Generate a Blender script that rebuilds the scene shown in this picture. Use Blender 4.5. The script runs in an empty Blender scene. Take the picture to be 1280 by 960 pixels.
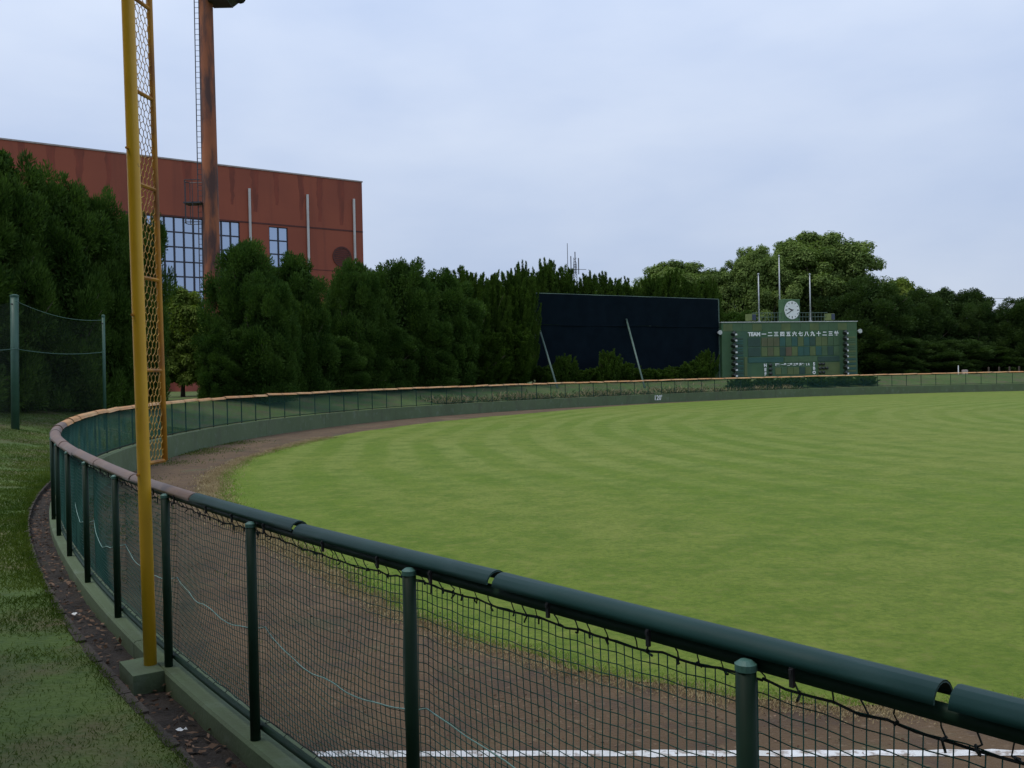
import bpy, math, random
import numpy as np
from mathutils import Vector, Matrix
rng = np.random.default_rng(7)
random.seed(7)
scene = bpy.context.scene
COL = scene.collection

# ------------------------------------------------------------------ camera
FPX = 1150.0
CAM = np.array([0.0, 0.0, 2.72])
PITCH = math.atan(12.2 / FPX)
ROLL = 0.0201
Fw = Vector((0, math.cos(PITCH), -math.sin(PITCH)))
R0 = Vector((1, 0, 0)); U0 = R0.cross(Fw)
Up = U0 * math.cos(ROLL) + R0 * math.sin(ROLL)
Rt = R0 * math.cos(ROLL) - U0 * math.sin(ROLL)
cd = bpy.data.cameras.new('camera'); cam = bpy.data.objects.new('camera', cd); COL.objects.link(cam)
cd.sensor_width = 36.0; cd.lens = 36.0 * FPX / 1280.0; cd.clip_start = 0.05; cd.clip_end = 6000
M = Matrix.Identity(4)
for i in range(3):
    M[i][0] = Rt[i]; M[i][1] = Up[i]; M[i][2] = -Fw[i]; M[i][3] = CAM[i]
cam.matrix_world = M
scene.camera = cam

# ------------------------------------------------------------------ sky, sun, exposure
SUN_EL, SUN_AZ = math.radians(64), math.radians(-105)     # azimuth from +Y towards +X
w = bpy.data.worlds.new('World'); scene.world = w; w.use_nodes = True
nt = w.node_tree; nt.nodes.clear()
def N(nt, t, **k):
    n = nt.nodes.new(t)
    for a, b in k.items(): setattr(n, a, b)
    return n
sky = N(nt, 'ShaderNodeTexSky', sky_type='NISHITA', sun_disc=False)
sky.sun_elevation = SUN_EL; sky.sun_rotation = SUN_AZ; sky.dust_density = 2.0; sky.air_density = 1.0
SKYSTR = 0.07
mul = N(nt, 'ShaderNodeVectorMath', operation='SCALE'); mul.inputs['Scale'].default_value = SKYSTR
nt.links.new(sky.outputs[0], mul.inputs[0])
tc = N(nt, 'ShaderNodeTexCoord')
mp = N(nt, 'ShaderNodeMapping'); mp.inputs['Scale'].default_value = (1.0, 1.0, 2.6)
nt.links.new(tc.outputs['Generated'], mp.inputs[0])
nz = N(nt, 'ShaderNodeTexNoise'); nz.inputs['Scale'].default_value = 2.6; nz.inputs['Detail'].default_value = 5; nz.inputs['Roughness'].default_value = 0.5
nt.links.new(mp.outputs[0], nz.inputs['Vector'])
cr = N(nt, 'ShaderNodeValToRGB')
cr.color_ramp.elements[0].position = 0.34; cr.color_ramp.elements[0].color = (0.565, 0.680, 0.915, 1)
cr.color_ramp.elements[1].position = 0.68; cr.color_ramp.elements[1].color = (0.725, 0.820, 1.0, 1)
nt.links.new(nz.outputs[0], cr.inputs[0])
sep = N(nt, 'ShaderNodeSeparateXYZ'); nt.links.new(tc.outputs['Generated'], sep.inputs[0])
mr = N(nt, 'ShaderNodeMapRange'); mr.inputs[1].default_value = 0.06; mr.inputs[2].default_value = 0.40; mr.inputs[3].default_value = 0.88; mr.inputs[4].default_value = 1.14
nt.links.new(sep.outputs[2], mr.inputs[0])
m2 = N(nt, 'ShaderNodeVectorMath', operation='SCALE'); nt.links.new(cr.outputs[0], m2.inputs[0]); nt.links.new(mr.outputs[0], m2.inputs['Scale'])
mx = N(nt, 'ShaderNodeMixRGB'); mx.inputs[0].default_value = 0.86
nt.links.new(mul.outputs[0], mx.inputs[1]); nt.links.new(m2.outputs[0], mx.inputs[2])
bg = N(nt, 'ShaderNodeBackground'); bg.inputs[1].default_value = 1.0
out = N(nt, 'ShaderNodeOutputWorld')
nt.links.new(mx.outputs[0], bg.inputs[0]); nt.links.new(bg.outputs[0], out.inputs[0])
sl = bpy.data.lights.new('sun', 'SUN'); sl.energy = 1.5; sl.angle = math.radians(18); sl.color = (1.0, 0.95, 0.86)
so = bpy.data.objects.new('sun', sl); COL.objects.link(so)
sd = Vector((math.sin(SUN_AZ) * math.cos(SUN_EL), math.cos(SUN_AZ) * math.cos(SUN_EL), math.sin(SUN_EL)))
so.rotation_euler = sd.to_track_quat('Z', 'Y').to_euler(); so.location = (0, 0, 60)
scene.view_settings.view_transform = 'Standard'; scene.view_settings.look = 'None'
scene.view_settings.exposure = 0.0; scene.view_settings.gamma = 1.0
scene.view_settings.use_curve_mapping = False
scene.cycles.max_bounces = 6; scene.cycles.diffuse_bounces = 3; scene.cycles.glossy_bounces = 2; scene.cycles.transmission_bounces = 2

# ------------------------------------------------------------------ helpers
def pt(px, py, d):
    """world point seen at photo pixel (px,py) at forward distance d"""
    r = Fw + Rt * ((px - 640) / FPX) + Up * ((480 - py) / FPX)
    return np.array(CAM) + np.array(r) * (d / r.y)

def mesh_np(name, V, F):
    V = np.asarray(V, dtype=np.float32)
    me = bpy.data.meshes.new(name)
    if isinstance(F, np.ndarray):
        n, k = F.shape
        me.vertices.add(len(V)); me.vertices.foreach_set('co', V.ravel())
        me.loops.add(n * k); me.loops.foreach_set('vertex_index', F.astype(np.int32).ravel())
        me.polygons.add(n); me.polygons.foreach_set('loop_start', np.arange(0, n * k, k, dtype=np.int32))
        me.update(calc_edges=True)
    else:
        me.from_pydata([tuple(map(float, v)) for v in V], [], [tuple(int(i) for i in f) for f in F]); me.update()
    return me

def smooth(me, on=True):
    me.polygons.foreach_set('use_smooth', np.full(len(me.polygons), on)); return me

def tag(o, label=None, cat=None, group=None, kind=None):
    if label: o['label'] = label
    if cat: o['category'] = cat
    if group: o['group'] = group
    if kind: o['kind'] = kind
    return o

def link(name, me, mat=None, parent=None, loc=None, rotz=None):
    o = bpy.data.objects.new(name, me); COL.objects.link(o)
    if mat is not None and len(me.materials) == 0: me.materials.append(mat)
    if parent is not None: o.parent = parent
    if loc is not None: o.location = [float(c) for c in loc]
    if rotz is not None: o.rotation_euler = (0, 0, rotz)
    return o

def empty(name, loc, label, cat, group=None, rotz=0.0):
    o = bpy.data.objects.new(name, None); COL.objects.link(o); o.empty_display_size = 0.2
    o.location = [float(c) for c in loc]; o.rotation_euler = (0, 0, rotz)
    return tag(o, label, cat, group)

class G:
    """collects shapes for one mesh"""
    def __init__(s): s.V = []; s.F = []; s.n = 0
    def add(s, V, F):
        s.V.append(np.asarray(V, float)); s.F += [tuple(i + s.n for i in f) for f in F]; s.n += len(V); return s
    def box(s, x0, x1, y0, y1, z0, z1):
        V = [(x0,y0,z0),(x1,y0,z0),(x1,y1,z0),(x0,y1,z0),(x0,y0,z1),(x1,y0,z1),(x1,y1,z1),(x0,y1,z1)]
        return s.add(V, [(0,3,2,1),(4,5,6,7),(0,1,5,4),(1,2,6,5),(2,3,7,6),(3,0,4,7)])
    def bbox(s, x0, x1, y0, y1, z0, z1, b):
        """box with chamfered front-face edges and sides"""
        V = []
        for (y, i) in ((y0, b), (y0 + b, 0), (y1, 0)):
            V += [(x0+i,y,z0+i),(x1-i,y,z0+i),(x1-i,y,z1-i),(x0+i,y,z1-i)]
        F = [(0,1,2,3),(11,10,9,8)]
        for a in (0, 4):
            for k in range(4):
                F.append((a+k, a+4+k, a+4+(k+1)%4, a+(k+1)%4))
        return s.add(V, F)
    def tube(s, pts, r, n=8, cap=True):
        pts = [Vector([float(c) for c in p]) for p in pts]; rr = r if hasattr(r, '__len__') else [r] * len(pts)
        V = []; F = []; px = None
        for i, p in enumerate(pts):
            t = (pts[min(i+1, len(pts)-1)] - pts[max(i-1, 0)]).normalized()
            if px is None:
                px = t.cross(Vector((0, 0, 1)))
                if px.length < 0.05: px = t.cross(Vector((0, 1, 0)))
            px = (px - t * px.dot(t)).normalized(); q = t.cross(px)
            for k in range(n):
                a = 2 * math.pi * k / n
                V.append(p + (px * math.cos(a) + q * math.sin(a)) * rr[i])
        for i in range(len(pts) - 1):
            for k in range(n):
                F.append((i*n+k, i*n+(k+1)%n, (i+1)*n+(k+1)%n, (i+1)*n+k))
        if cap:
            F.append(tuple(range(n-1, -1, -1))); F.append(tuple((len(pts)-1)*n + k for k in range(n)))
        return s.add([tuple(v) for v in V], F)
    def me(s, name, sm=False, origin=(0, 0, 0)):
        m = mesh_np(name, np.concatenate(s.V) - np.array(origin, float), s.F)
        if sm: smooth(m)
        return m

def prisms(P0, P1, r, n=3):
    """many thin straight strings at once -> V, F arrays"""
    P0 = np.asarray(P0, float); P1 = np.asarray(P1, float)
    t = P1 - P0; t /= np.maximum(np.linalg.norm(t, axis=1, keepdims=True), 1e-9)
    ref = np.where(np.abs(t[:, 2:3]) > 0.9, np.array([[1.0, 0, 0]]), np.array([[0, 0, 1.0]]))
    a = np.cross(t, ref); a /= np.linalg.norm(a, axis=1, keepdims=True); b = np.cross(t, a)
    m = len(P0); V = np.zeros((m, 2 * n, 3)); rr = np.broadcast_to(np.asarray(r, float).reshape(-1, 1), (m, 1))
    for k in range(n):
        o = (a * math.cos(2*math.pi*k/n) + b * math.sin(2*math.pi*k/n)) * rr
        V[:, k] = P0 + o; V[:, n + k] = P1 + o
    base = (np.arange(m) * 2 * n)[:, None]
    F = np.concatenate([base + np.array([[k, (k+1) % n, n + (k+1) % n, n + k]]) for k in range(n)])
    return V.reshape(-1, 3), F

# ------------------------------------------------------------------ materials
def mat(name, c1, c2=None, scale=4.0, rough=0.7, bump=0.0, bscale=None, detail=5, lo=0.35, hi=0.65, metal=0.0, coord='Object', stretch=(1,1,1), spec=None):
    m = bpy.data.materials.new(name); m.use_nodes = True; t = m.node_tree
    b = t.nodes['Principled BSDF']; b.inputs['Roughness'].default_value = rough; b.inputs['Metallic'].default_value = metal
    if spec is not None: b.inputs['Specular IOR Level'].default_value = spec
    b.inputs['Base Color'].default_value = (*c1, 1)
    if c2 is not None or bump:
        tcn = N(t, 'ShaderNodeTexCoord'); mpn = N(t, 'ShaderNodeMapping'); mpn.inputs['Scale'].default_value = stretch
        if coord == 'World':
            ge = N(t, 'ShaderNodeNewGeometry'); t.links.new(ge.outputs['Position'], mpn.inputs[0])
        else: t.links.new(tcn.outputs[coord], mpn.inputs[0])
        n = N(t, 'ShaderNodeTexNoise'); n.inputs['Scale'].default_value = scale; n.inputs['Detail'].default_value = detail
        t.links.new(mpn.outputs[0], n.inputs['Vector'])
        if c2 is not None:
            r = N(t, 'ShaderNodeValToRGB'); r.color_ramp.elements[0].position = lo; r.color_ramp.elements[1].position = hi
            r.color_ramp.elements[0].color = (*c1, 1); r.color_ramp.elements[1].color = (*c2, 1)
            t.links.new(n.outputs[0], r.inputs[0]); t.links.new(r.outputs[0], b.inputs['Base Color'])
        if bump:
            n2 = N(t, 'ShaderNodeTexNoise'); n2.inputs['Scale'].default_value = bscale or scale * 3; n2.inputs['Detail'].default_value = 6
            t.links.new(mpn.outputs[0], n2.inputs['Vector'])
            bp = N(t, 'ShaderNodeBump'); bp.inputs['Strength'].default_value = bump; bp.inputs['Distance'].default_value = 0.02
            t.links.new(n2.outputs[0], bp.inputs['Height']); t.links.new(bp.outputs[0], b.inputs['Normal'])
    return m

def overlay(m, c, scale, lo, hi, amount=1.0, stretch=(1,1,1), coord='World', detail=6, rough=0.6):
    """lay a second noise-masked colour (rust, dirt, moss) over a material"""
    t = m.node_tree; b = t.nodes['Principled BSDF']; bc = b.inputs['Base Color']
    mpn = N(t, 'ShaderNodeMapping'); mpn.inputs['Scale'].default_value = stretch
    if coord == 'World':
        ge = N(t, 'ShaderNodeNewGeometry'); t.links.new(ge.outputs['Position'], mpn.inputs[0])
    else:
        tcn = N(t, 'ShaderNodeTexCoord'); t.links.new(tcn.outputs[coord], mpn.inputs[0])
    n = N(t, 'ShaderNodeTexNoise'); n.inputs['Scale'].default_value = scale; n.inputs['Detail'].default_value = detail; n.inputs['Roughness'].default_value = rough
    t.links.new(mpn.outputs[0], n.inputs['Vector'])
    r = N(t, 'ShaderNodeMapRange'); r.inputs[1].default_value = lo; r.inputs[2].default_value = hi; r.inputs[4].default_value = amount
    t.links.new(n.outputs[0], r.inputs[0])
    x = N(t, 'ShaderNodeMixRGB'); t.links.new(r.outputs[0], x.inputs[0])
    if bc.is_linked:
        l = bc.links[0]; t.links.new(l.from_socket, x.inputs[1]); t.links.remove(l)
    else: x.inputs[1].default_value = bc.default_value
    x.inputs[2].default_value = (*c, 1)
    t.links.new(x.outputs[0], bc)
    return m

def leafmat(name, c1, c2, trans=0.3, tint=(1.0, 1.15, 0.5), nscale=0.7):
    m = bpy.data.materials.new(name); m.use_nodes = True; t = m.node_tree; t.nodes.clear()
    ge = N(t, 'ShaderNodeNewGeometry'); n = N(t, 'ShaderNodeTexNoise'); n.inputs['Scale'].default_value = nscale; n.inputs['Detail'].default_value = 3
    t.links.new(ge.outputs['Position'], n.inputs['Vector'])
    ad = N(t, 'ShaderNodeMath', operation='MULTIPLY_ADD'); ad.inputs[1].default_value = 0.55
    t.links.new(ge.outputs['Random Per Island'], ad.inputs[0])
    m3 = N(t, 'ShaderNodeMath', operation='MULTIPLY_ADD'); m3.inputs[1].default_value = 1.6; m3.inputs[2].default_value = -0.58
    t.links.new(n.outputs[0], m3.inputs[0]); t.links.new(m3.outputs[0], ad.inputs[2])
    r = N(t, 'ShaderNodeValToRGB'); r.color_ramp.elements[0].color = (*c1, 1); r.color_ramp.elements[1].color = (*c2, 1)
    r.color_ramp.elements[0].position = 0.1; r.color_ramp.elements[1].position = 0.95
    t.links.new(ad.outputs[0], r.inputs[0])
    d = N(t, 'ShaderNodeBsdfDiffuse'); tr = N(t, 'ShaderNodeBsdfTranslucent'); gl = N(t, 'ShaderNodeBsdfGlossy'); gl.inputs['Roughness'].default_value = 0.5
    gl.inputs['Color'].default_value = (0.3, 0.3, 0.3, 1)
    vm = N(t, 'ShaderNodeVectorMath', operation='MULTIPLY'); vm.inputs[1].default_value = tint
    t.links.new(r.outputs[0], d.inputs[0]); t.links.new(r.outputs[0], vm.inputs[0]); t.links.new(vm.outputs[0], tr.inputs[0])
    a = N(t, 'ShaderNodeMixShader'); a.inputs[0].default_value = trans
    t.links.new(d.outputs[0], a.inputs[1]); t.links.new(tr.outputs[0], a.inputs[2])
    b = N(t, 'ShaderNodeMixShader'); b.inputs[0].default_value = 0.015
    t.links.new(a.outputs[0], b.inputs[1]); t.links.new(gl.outputs[0], b.inputs[2])
    o = N(t, 'ShaderNodeOutputMaterial'); t.links.new(b.outputs[0], o.inputs[0])
    return m

MT = {}
MT['post'] = overlay(mat('post_green', (0.007, 0.025, 0.014), (0.011, 0.034, 0.019), 6, 0.55, spec=0.2), (0.05, 0.045, 0.03), 3.0, 0.6, 0.75, 0.6)
MT['post_cap'] = mat('post_cap_green', (0.06, 0.16, 0.13), (0.09, 0.2, 0.16), 9, 0.5)
MT['capgreen'] = overlay(mat('cap_green', (0.008, 0.044, 0.040), (0.013, 0.058, 0.052), 2.5, 0.5, 0.03, 60, spec=0.25), (0.035, 0.07, 0.058), 1.6, 0.5, 0.8, 0.5, stretch=(1, 1, 4))
MT['caporange'] = overlay(mat('cap_orange', (0.50, 0.23, 0.07), (0.56, 0.33, 0.14), 0.8, 0.55, coord='World'), (0.30, 0.17, 0.09), 3, 0.5, 0.75, 0.6)
MT['capbrown'] = overlay(mat('cap_brown', (0.20, 0.12, 0.085), (0.15, 0.11, 0.095), 0.8, 0.5, coord='World'), (0.3, 0.2, 0.13), 3, 0.5, 0.75, 0.6)
MT['net'] = mat('net_twine', (0.014, 0.085, 0.070), (0.022, 0.115, 0.095), 3, 0.7, coord='World')
MT['lacing'] = mat('lacing_black', (0.008, 0.012, 0.010), (0.02, 0.03, 0.025), 9, 0.8, coord='World')
MT['rope'] = mat('pale_rope', (0.16, 0.3, 0.27), (0.25, 0.4, 0.36), 9, 0.7, coord='World')
MT['wall'] = overlay(overlay(mat('painted_concrete', (0.084, 0.124, 0.056), (0.104, 0.148, 0.072), 0.5, 0.8, 0.25, 40, coord='World'),
                    (0.06, 0.055, 0.04), 1.2, 0.5, 0.8, 0.55, stretch=(1, 1, 0.4)), (0.17, 0.22, 0.17), 3, 0.55, 0.75, 0.5)
MT['dirt'] = overlay(overlay(mat('track_dirt', (0.078, 0.046, 0.021), (0.132, 0.083, 0.040), 0.7, 0.95, 0.9, 30, coord='World', detail=9, lo=0.3, hi=0.7),
                    (0.07, 0.085, 0.035), 0.55, 0.56, 0.70, 0.7), (0.26, 0.19, 0.12), 14, 0.58, 0.72, 0.6)
overlay(MT['dirt'], (0.055, 0.034, 0.024), 2.6, 0.5, 0.68, 0.7); overlay(MT['dirt'], (0.21, 0.15, 0.080), 0.32, 0.56, 0.72, 0.5)
MT['line'] = overlay(mat('lime_line', (0.75, 0.76, 0.76), (0.62, 0.62, 0.6), 5, 0.9, 0.5, 50, coord='World'), (0.2, 0.14, 0.09), 9, 0.50, 0.64, 0.85)
MT['trench'] = overlay(mat('trench_soil', (0.014, 0.010, 0.007), (0.038, 0.027, 0.019), 5, 0.9, 1.0, 40, coord='World', detail=9), (0.06, 0.06, 0.03), 2.2, 0.58, 0.7, 0.7)
MT['edging'] = mat('edging_brick', (0.034, 0.026, 0.019), (0.065, 0.05, 0.036), 8, 0.9, 0.6, 50, coord='World')
MT['yellow'] = overlay(overlay(mat('pole_yellow', (0.60, 0.325, 0.008), (0.67, 0.385, 0.012), 1.5, 0.45, 0.05, 30, coord='World'), (0.34, 0.15, 0.012), 2.2, 0.52, 0.72, 0.45, stretch=(3, 3, 0.6)), (0.12, 0.04, 0.015), 16, 0.68, 0.74, 0.8)
MT['rustyellow'] = overlay(mat('rail_yellow', (0.50, 0.24, 0.012), (0.40, 0.17, 0.015), 2, 0.6, coord='World'), (0.17, 0.06, 0.025), 2.4, 0.46, 0.64, 0.75, stretch=(3, 3, 1))
MT['wire'] = overlay(mat('wire_yellow', (0.55, 0.33, 0.04), (0.42, 0.22, 0.03), 3, 0.5, coord='World'), (0.13, 0.09, 0.06), 1.2, 0.48, 0.6, 0.6)
MT['bark'] = mat('bark', (0.05, 0.038, 0.028), (0.11, 0.085, 0.065), 5, 0.95, 0.8, 18, stretch=(1, 1, 0.3))
MT['rust'] = overlay(overlay(mat('weathered_steel', (0.36, 0.115, 0.040), (0.22, 0.065, 0.028), 0.6, 0.75, 0.1, 20, coord='World', stretch=(1, 1, 0.35)), (0.055, 0.028, 0.026), 1.0, 0.46, 0.60, 0.9, stretch=(1.5, 1.5, 0.3)), (0.36, 0.14, 0.055), 1.3, 0.6, 0.72, 0.5, stretch=(1, 1, 0.5))
MT['darkmetal'] = mat('dark_metal', (0.03, 0.032, 0.038), (0.05, 0.045, 0.05), 3, 0.5, metal=0.3)
MT['brick'] = overlay(mat('red_tile', (0.320, 0.078, 0.038), (0.255, 0.062, 0.033), 0.16, 0.75, 0.1, 3, coord='World', lo=0.3, hi=0.7), (0.09, 0.026, 0.022), 0.35, 0.55, 0.72, 0.55, stretch=(1, 1, 0.06))
MT['joint'] = mat('facade_joint', (0.075, 0.025, 0.02), (0.11, 0.03, 0.025), 1, 0.8, coord='World')
MT['streak'] = overlay(mat('soot_streak', (0.225, 0.056, 0.033), (0.185, 0.048, 0.030), 1.0, 0.85, coord='World', stretch=(1, 1, 0.1)), (0.26, 0.060, 0.035), 1.4, 0.42, 0.58, 0.9, stretch=(1, 1, 0.25))
MT['coping'] = mat('coping_metal', (0.32, 0.26, 0.24), (0.4, 0.34, 0.32), 2, 0.5)
MT['pipe'] = mat('pipe_white', (0.60, 0.58, 0.56), (0.50, 0.47, 0.45), 2, 0.6, stretch=(1, 1, 0.3))
MT['frame'] = mat('frame_dark', (0.016, 0.017, 0.03), (0.025, 0.025, 0.04), 2, 0.5)
MT['screen'] = overlay(mat('screen_net', (0.0028, 0.0070, 0.0115), (0.0040, 0.0095, 0.0150), 0.9, 0.95, 0.3, 3, coord='World', spec=0.08), (0.006, 0.013, 0.019), 0.5, 0.55, 0.75, 0.6, stretch=(1, 1, 0.4))
MT['strut'] = mat('strut_green', (0.06, 0.11, 0.085), (0.09, 0.14, 0.11), 3, 0.5)
MT['netpost'] = mat('netpost_green', (0.026, 0.080, 0.056), (0.036, 0.10, 0.07), 3, 0.55)
MT['board'] = overlay(mat('board_green', (0.046, 0.115, 0.046), (0.060, 0.134, 0.056), 0.7, 0.6, coord='World'), (0.03, 0.085, 0.075), 0.5, 0.5, 0.7, 0.5, stretch=(1, 1, 0.3))
MT['white'] = mat('white_paint', (0.84, 0.85, 0.84), (0.78, 0.79, 0.78), 4, 0.5)
MT['black'] = mat('black_paint', (0.012, 0.012, 0.014), (0.02, 0.02, 0.022), 4, 0.5)
MT['polegrey'] = mat('flagpole_grey', (0.48, 0.50, 0.52), (0.40, 0.42, 0.44), 3, 0.4, metal=0.2)
MT['lampwhite'] = mat('lamp_white', (0.6, 0.62, 0.6), (0.45, 0.46, 0.45), 5, 0.5)
MT['lampdark'] = mat('lamp_dark', (0.014, 0.022, 0.018), (0.02, 0.03, 0.026), 5, 0.5)
MT['speaker'] = mat('speaker_olive', (0.11, 0.15, 0.045), (0.14, 0.18, 0.06), 4, 0.6)
MT['speakerface'] = mat('speaker_blue', (0.03, 0.045, 0.085), (0.04, 0.055, 0.1), 4, 0.6)
PANEL = [mat('panel_%s' % n, c, tuple(min(1, v * 1.25) for v in c), 1.2, 0.6, coord='World') for n, c in
         (('green', (0.055, 0.108, 0.048)), ('teal', (0.024, 0.085, 0.068)), ('olive', (0.09, 0.125, 0.042)), ('brown', (0.085, 0.092, 0.042)), ('deep', (0.022, 0.058, 0.042)), ('rosy', (0.105, 0.080, 0.045)))]
gm = bpy.data.materials.new('window_glass'); gm.use_nodes = True
b = gm.node_tree.nodes['Principled BSDF']; b.inputs['Base Color'].default_value = (0.36, 0.44, 0.56, 1); b.inputs['Roughness'].default_value = 0.06
b.inputs['Metallic'].default_value = 0.75; b.inputs['IOR'].default_value = 1.9; b.inputs['Specular IOR Level'].default_value = 0.8
MT['glass'] = gm
MT['litter'] = leafmat('dry_leaf', (0.085, 0.045, 0.028), (0.30, 0.20, 0.14), 0.1, (1, 1, 1), 3)
MT['straw'] = leafmat('straw_blade', (0.28, 0.21, 0.11), (0.50, 0.41, 0.23), 0.2, (1, 1, 0.8), 1.5)
MT['blade'] = leafmat('lawn_blade', (0.125, 0.215, 0.026), (0.21, 0.30, 0.06), 0.45, (1.0, 1.1, 0.5), 0.5)
MT['bankblade'] = leafmat('bank_blade', (0.032, 0.070, 0.008), (0.118, 0.160, 0.028), 0.35, (1.0, 1.1, 0.5), 0.9)

def lawn_material():
    m = bpy.data.materials.new('mown_lawn'); m.use_nodes = True; t = m.node_tree; b = t.nodes['Principled BSDF']
    b.inputs['Roughness'].default_value = 0.9; b.inputs['Specular IOR Level'].default_value = 0.1
    b.inputs['Sheen Weight'].default_value = 0.10; b.inputs['Sheen Roughness'].default_value = 0.45; b.inputs['Sheen Tint'].default_value = (0.75, 0.8, 0.35, 1)
    ge = N(t, 'ShaderNodeNewGeometry')
    # mowing rings round a point in the outfield
    sub = N(t, 'ShaderNodeVectorMath', operation='DISTANCE'); sub.inputs[1].default_value = (50, 40, 0)
    wn = N(t, 'ShaderNodeTexNoise'); wn.inputs['Scale'].default_value = 0.08; wn.inputs['Detail'].default_value = 2
    t.links.new(ge.outputs['Position'], wn.inputs['Vector']); t.links.new(ge.outputs['Position'], sub.inputs[0])
    a1 = N(t, 'ShaderNodeMath', operation='MULTIPLY_ADD'); a1.inputs[1].default_value = 2.2
    t.links.new(wn.outputs[0], a1.inputs[0]); t.links.new(sub.outputs['Value'], a1.inputs[2])
    a2 = N(t, 'ShaderNodeMath', operation='MULTIPLY'); a2.inputs[1].default_value = 2 * math.pi / 1.9; t.links.new(a1.outputs[0], a2.inputs[0])
    s = N(t, 'ShaderNodeMath', operation='SINE'); t.links.new(a2.outputs[0], s.inputs[0])
    sm = N(t, 'ShaderNodeMapRange', interpolation_type='SMOOTHSTEP'); sm.inputs[1].default_value = -0.6; sm.inputs[2].default_value = 0.6
    t.links.new(s.outputs[0], sm.inputs[0])
    def noise(sc, det=6, rough=0.6, stretch=None):
        n = N(t, 'ShaderNodeTexNoise'); n.inputs['Scale'].default_value = sc; n.inputs['Detail'].default_value = det; n.inputs['Roughness'].default_value = rough
        if stretch:
            mpn = N(t, 'ShaderNodeMapping'); mpn.inputs['Scale'].default_value = stretch
            t.links.new(ge.outputs['Position'], mpn.inputs[0]); t.links.new(mpn.outputs[0], n.inputs['Vector'])
        else: t.links.new(ge.outputs['Position'], n.inputs['Vector'])
        return n
    big = noise(0.09, 4); med = noise(0.9, 7, 0.65); fine = noise(14, 6, 0.7)
    c1 = N(t, 'ShaderNodeMixRGB'); c1.inputs[1].default_value = (0.130, 0.196, 0.020, 1); c1.inputs[2].default_value = (0.215, 0.262, 0.058, 1)
    sp = N(t, 'ShaderNodeSeparateXYZ'); t.links.new(ge.outputs['Position'], sp.inputs[0])
    fd = N(t, 'ShaderNodeMapRange', interpolation_type='SMOOTHSTEP'); fd.inputs[1].default_value = 14; fd.inputs[2].default_value = 32; fd.inputs[3].default_value = 0.15
    t.links.new(sp.outputs[1], fd.inputs[0])
    wn2 = N(t, 'ShaderNodeTexNoise'); wn2.inputs['Scale'].default_value = 0.05; t.links.new(ge.outputs['Position'], wn2.inputs['Vector'])
    wr = N(t, 'ShaderNodeMapRange'); wr.inputs[1].default_value = 0.35; wr.inputs[2].default_value = 0.6; wr.inputs[3].default_value = 0.5; t.links.new(wn2.outputs[0], wr.inputs[0])
    f2 = N(t, 'ShaderNodeMath', operation='MULTIPLY'); t.links.new(fd.outputs[0], f2.inputs[0]); t.links.new(wr.outputs[0], f2.inputs[1])
    f3 = N(t, 'ShaderNodeMath', operation='MULTIPLY'); t.links.new(f2.outputs[0], f3.inputs[0]); t.links.new(sm.outputs[0], f3.inputs[1])
    t.links.new(f3.outputs[0], c1.inputs[0])
    def layer(prev, n, lo, hi, col, amt):
        r = N(t, 'ShaderNodeMapRange'); r.inputs[1].default_value = lo; r.inputs[2].default_value = hi; r.inputs[4].default_value = amt; t.links.new(n.outputs[0], r.inputs[0])
        x = N(t, 'ShaderNodeMixRGB'); t.links.new(r.outputs[0], x.inputs[0]); t.links.new(prev.outputs[0], x.inputs[1]); x.inputs[2].default_value = (*col, 1); return x
    c = layer(c1, big, 0.42, 0.68, (0.225, 0.250, 0.055), 0.85)
    c = layer(c, med, 0.45, 0.72, (0.078, 0.142, 0.012), 0.9)
    c = layer(c, fine, 0.40, 0.75, (0.048, 0.098, 0.010), 0.85)
    c = layer(c, noise(3.5, 8, 0.75), 0.52, 0.70, (0.23, 0.235, 0.06), 0.75)
    c = layer(c, noise(2.2, 8, 0.8), 0.50, 0.66, (0.066, 0.125, 0.011), 0.6)
    t.links.new(c.outputs[0], b.inputs['Base Color'])
    bp = N(t, 'ShaderNodeBump'); bp.inputs['Strength'].default_value = 0.7; bp.inputs['Distance'].default_value = 0.03
    t.links.new(noise(40, 4).outputs[0], bp.inputs['Height']); t.links.new(bp.outputs[0], b.inputs['Normal'])
    return m
MT['lawn'] = lawn_material()
MT['bank'] = overlay(overlay(overlay(mat('bank_grass', (0.052, 0.098, 0.012), (0.085, 0.135, 0.018), 0.5, 0.95, 0.9, 25, coord='World', detail=7),
             (0.120, 0.088, 0.044), 0.8, 0.46, 0.62, 0.85), (0.045, 0.085, 0.014), 9, 0.45, 0.7, 0.8), (0.15, 0.2, 0.05), 0.22, 0.5, 0.7, 0.5)

# ------------------------------------------------------------------ the line of the fence (plan, metres)
CTRL = np.array([(9,-8.6),(5,-3.2),(2.6,.05),(1.13,1.96),(.62,2.5),(-.42,3.74),(-1.47,5.1),(-2.73,6.85),(-4.27,9.2),(-6.5,13.05),(-8.2,16.6),(-10,21.3),(-11.2,25.4),(-12.0,30),(-12.45,35),(-12.3,41),(-11.1,48),(-7.2,58.5),(-.3,68),(10.5,78),(23.3,86.3),(36,91.2),(52,93.3),(70,90.5),(86,83),(100,70),(108,50),(105,25),(90,0),(60,-20),(30,-24),(16,-17)], float)
def crom(P, closed=True, k=40):
    n = len(P); o = []
    for i in range(n if closed else n - 1):
        if closed: p = [P[(i + j) % n] for j in (-1, 0, 1, 2)]
        else: p = [P[min(max(i + j, 0), n - 1)] for j in (-1, 0, 1, 2)]
        for q in range(k):
            t = q / k
            o.append(0.5 * (2*p[1] + (p[2]-p[0])*t + (2*p[0]-5*p[1]+4*p[2]-p[3])*t*t + (3*p[1]-p[0]-3*p[2]+p[3])*t**3))
    return np.array(o)
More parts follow.
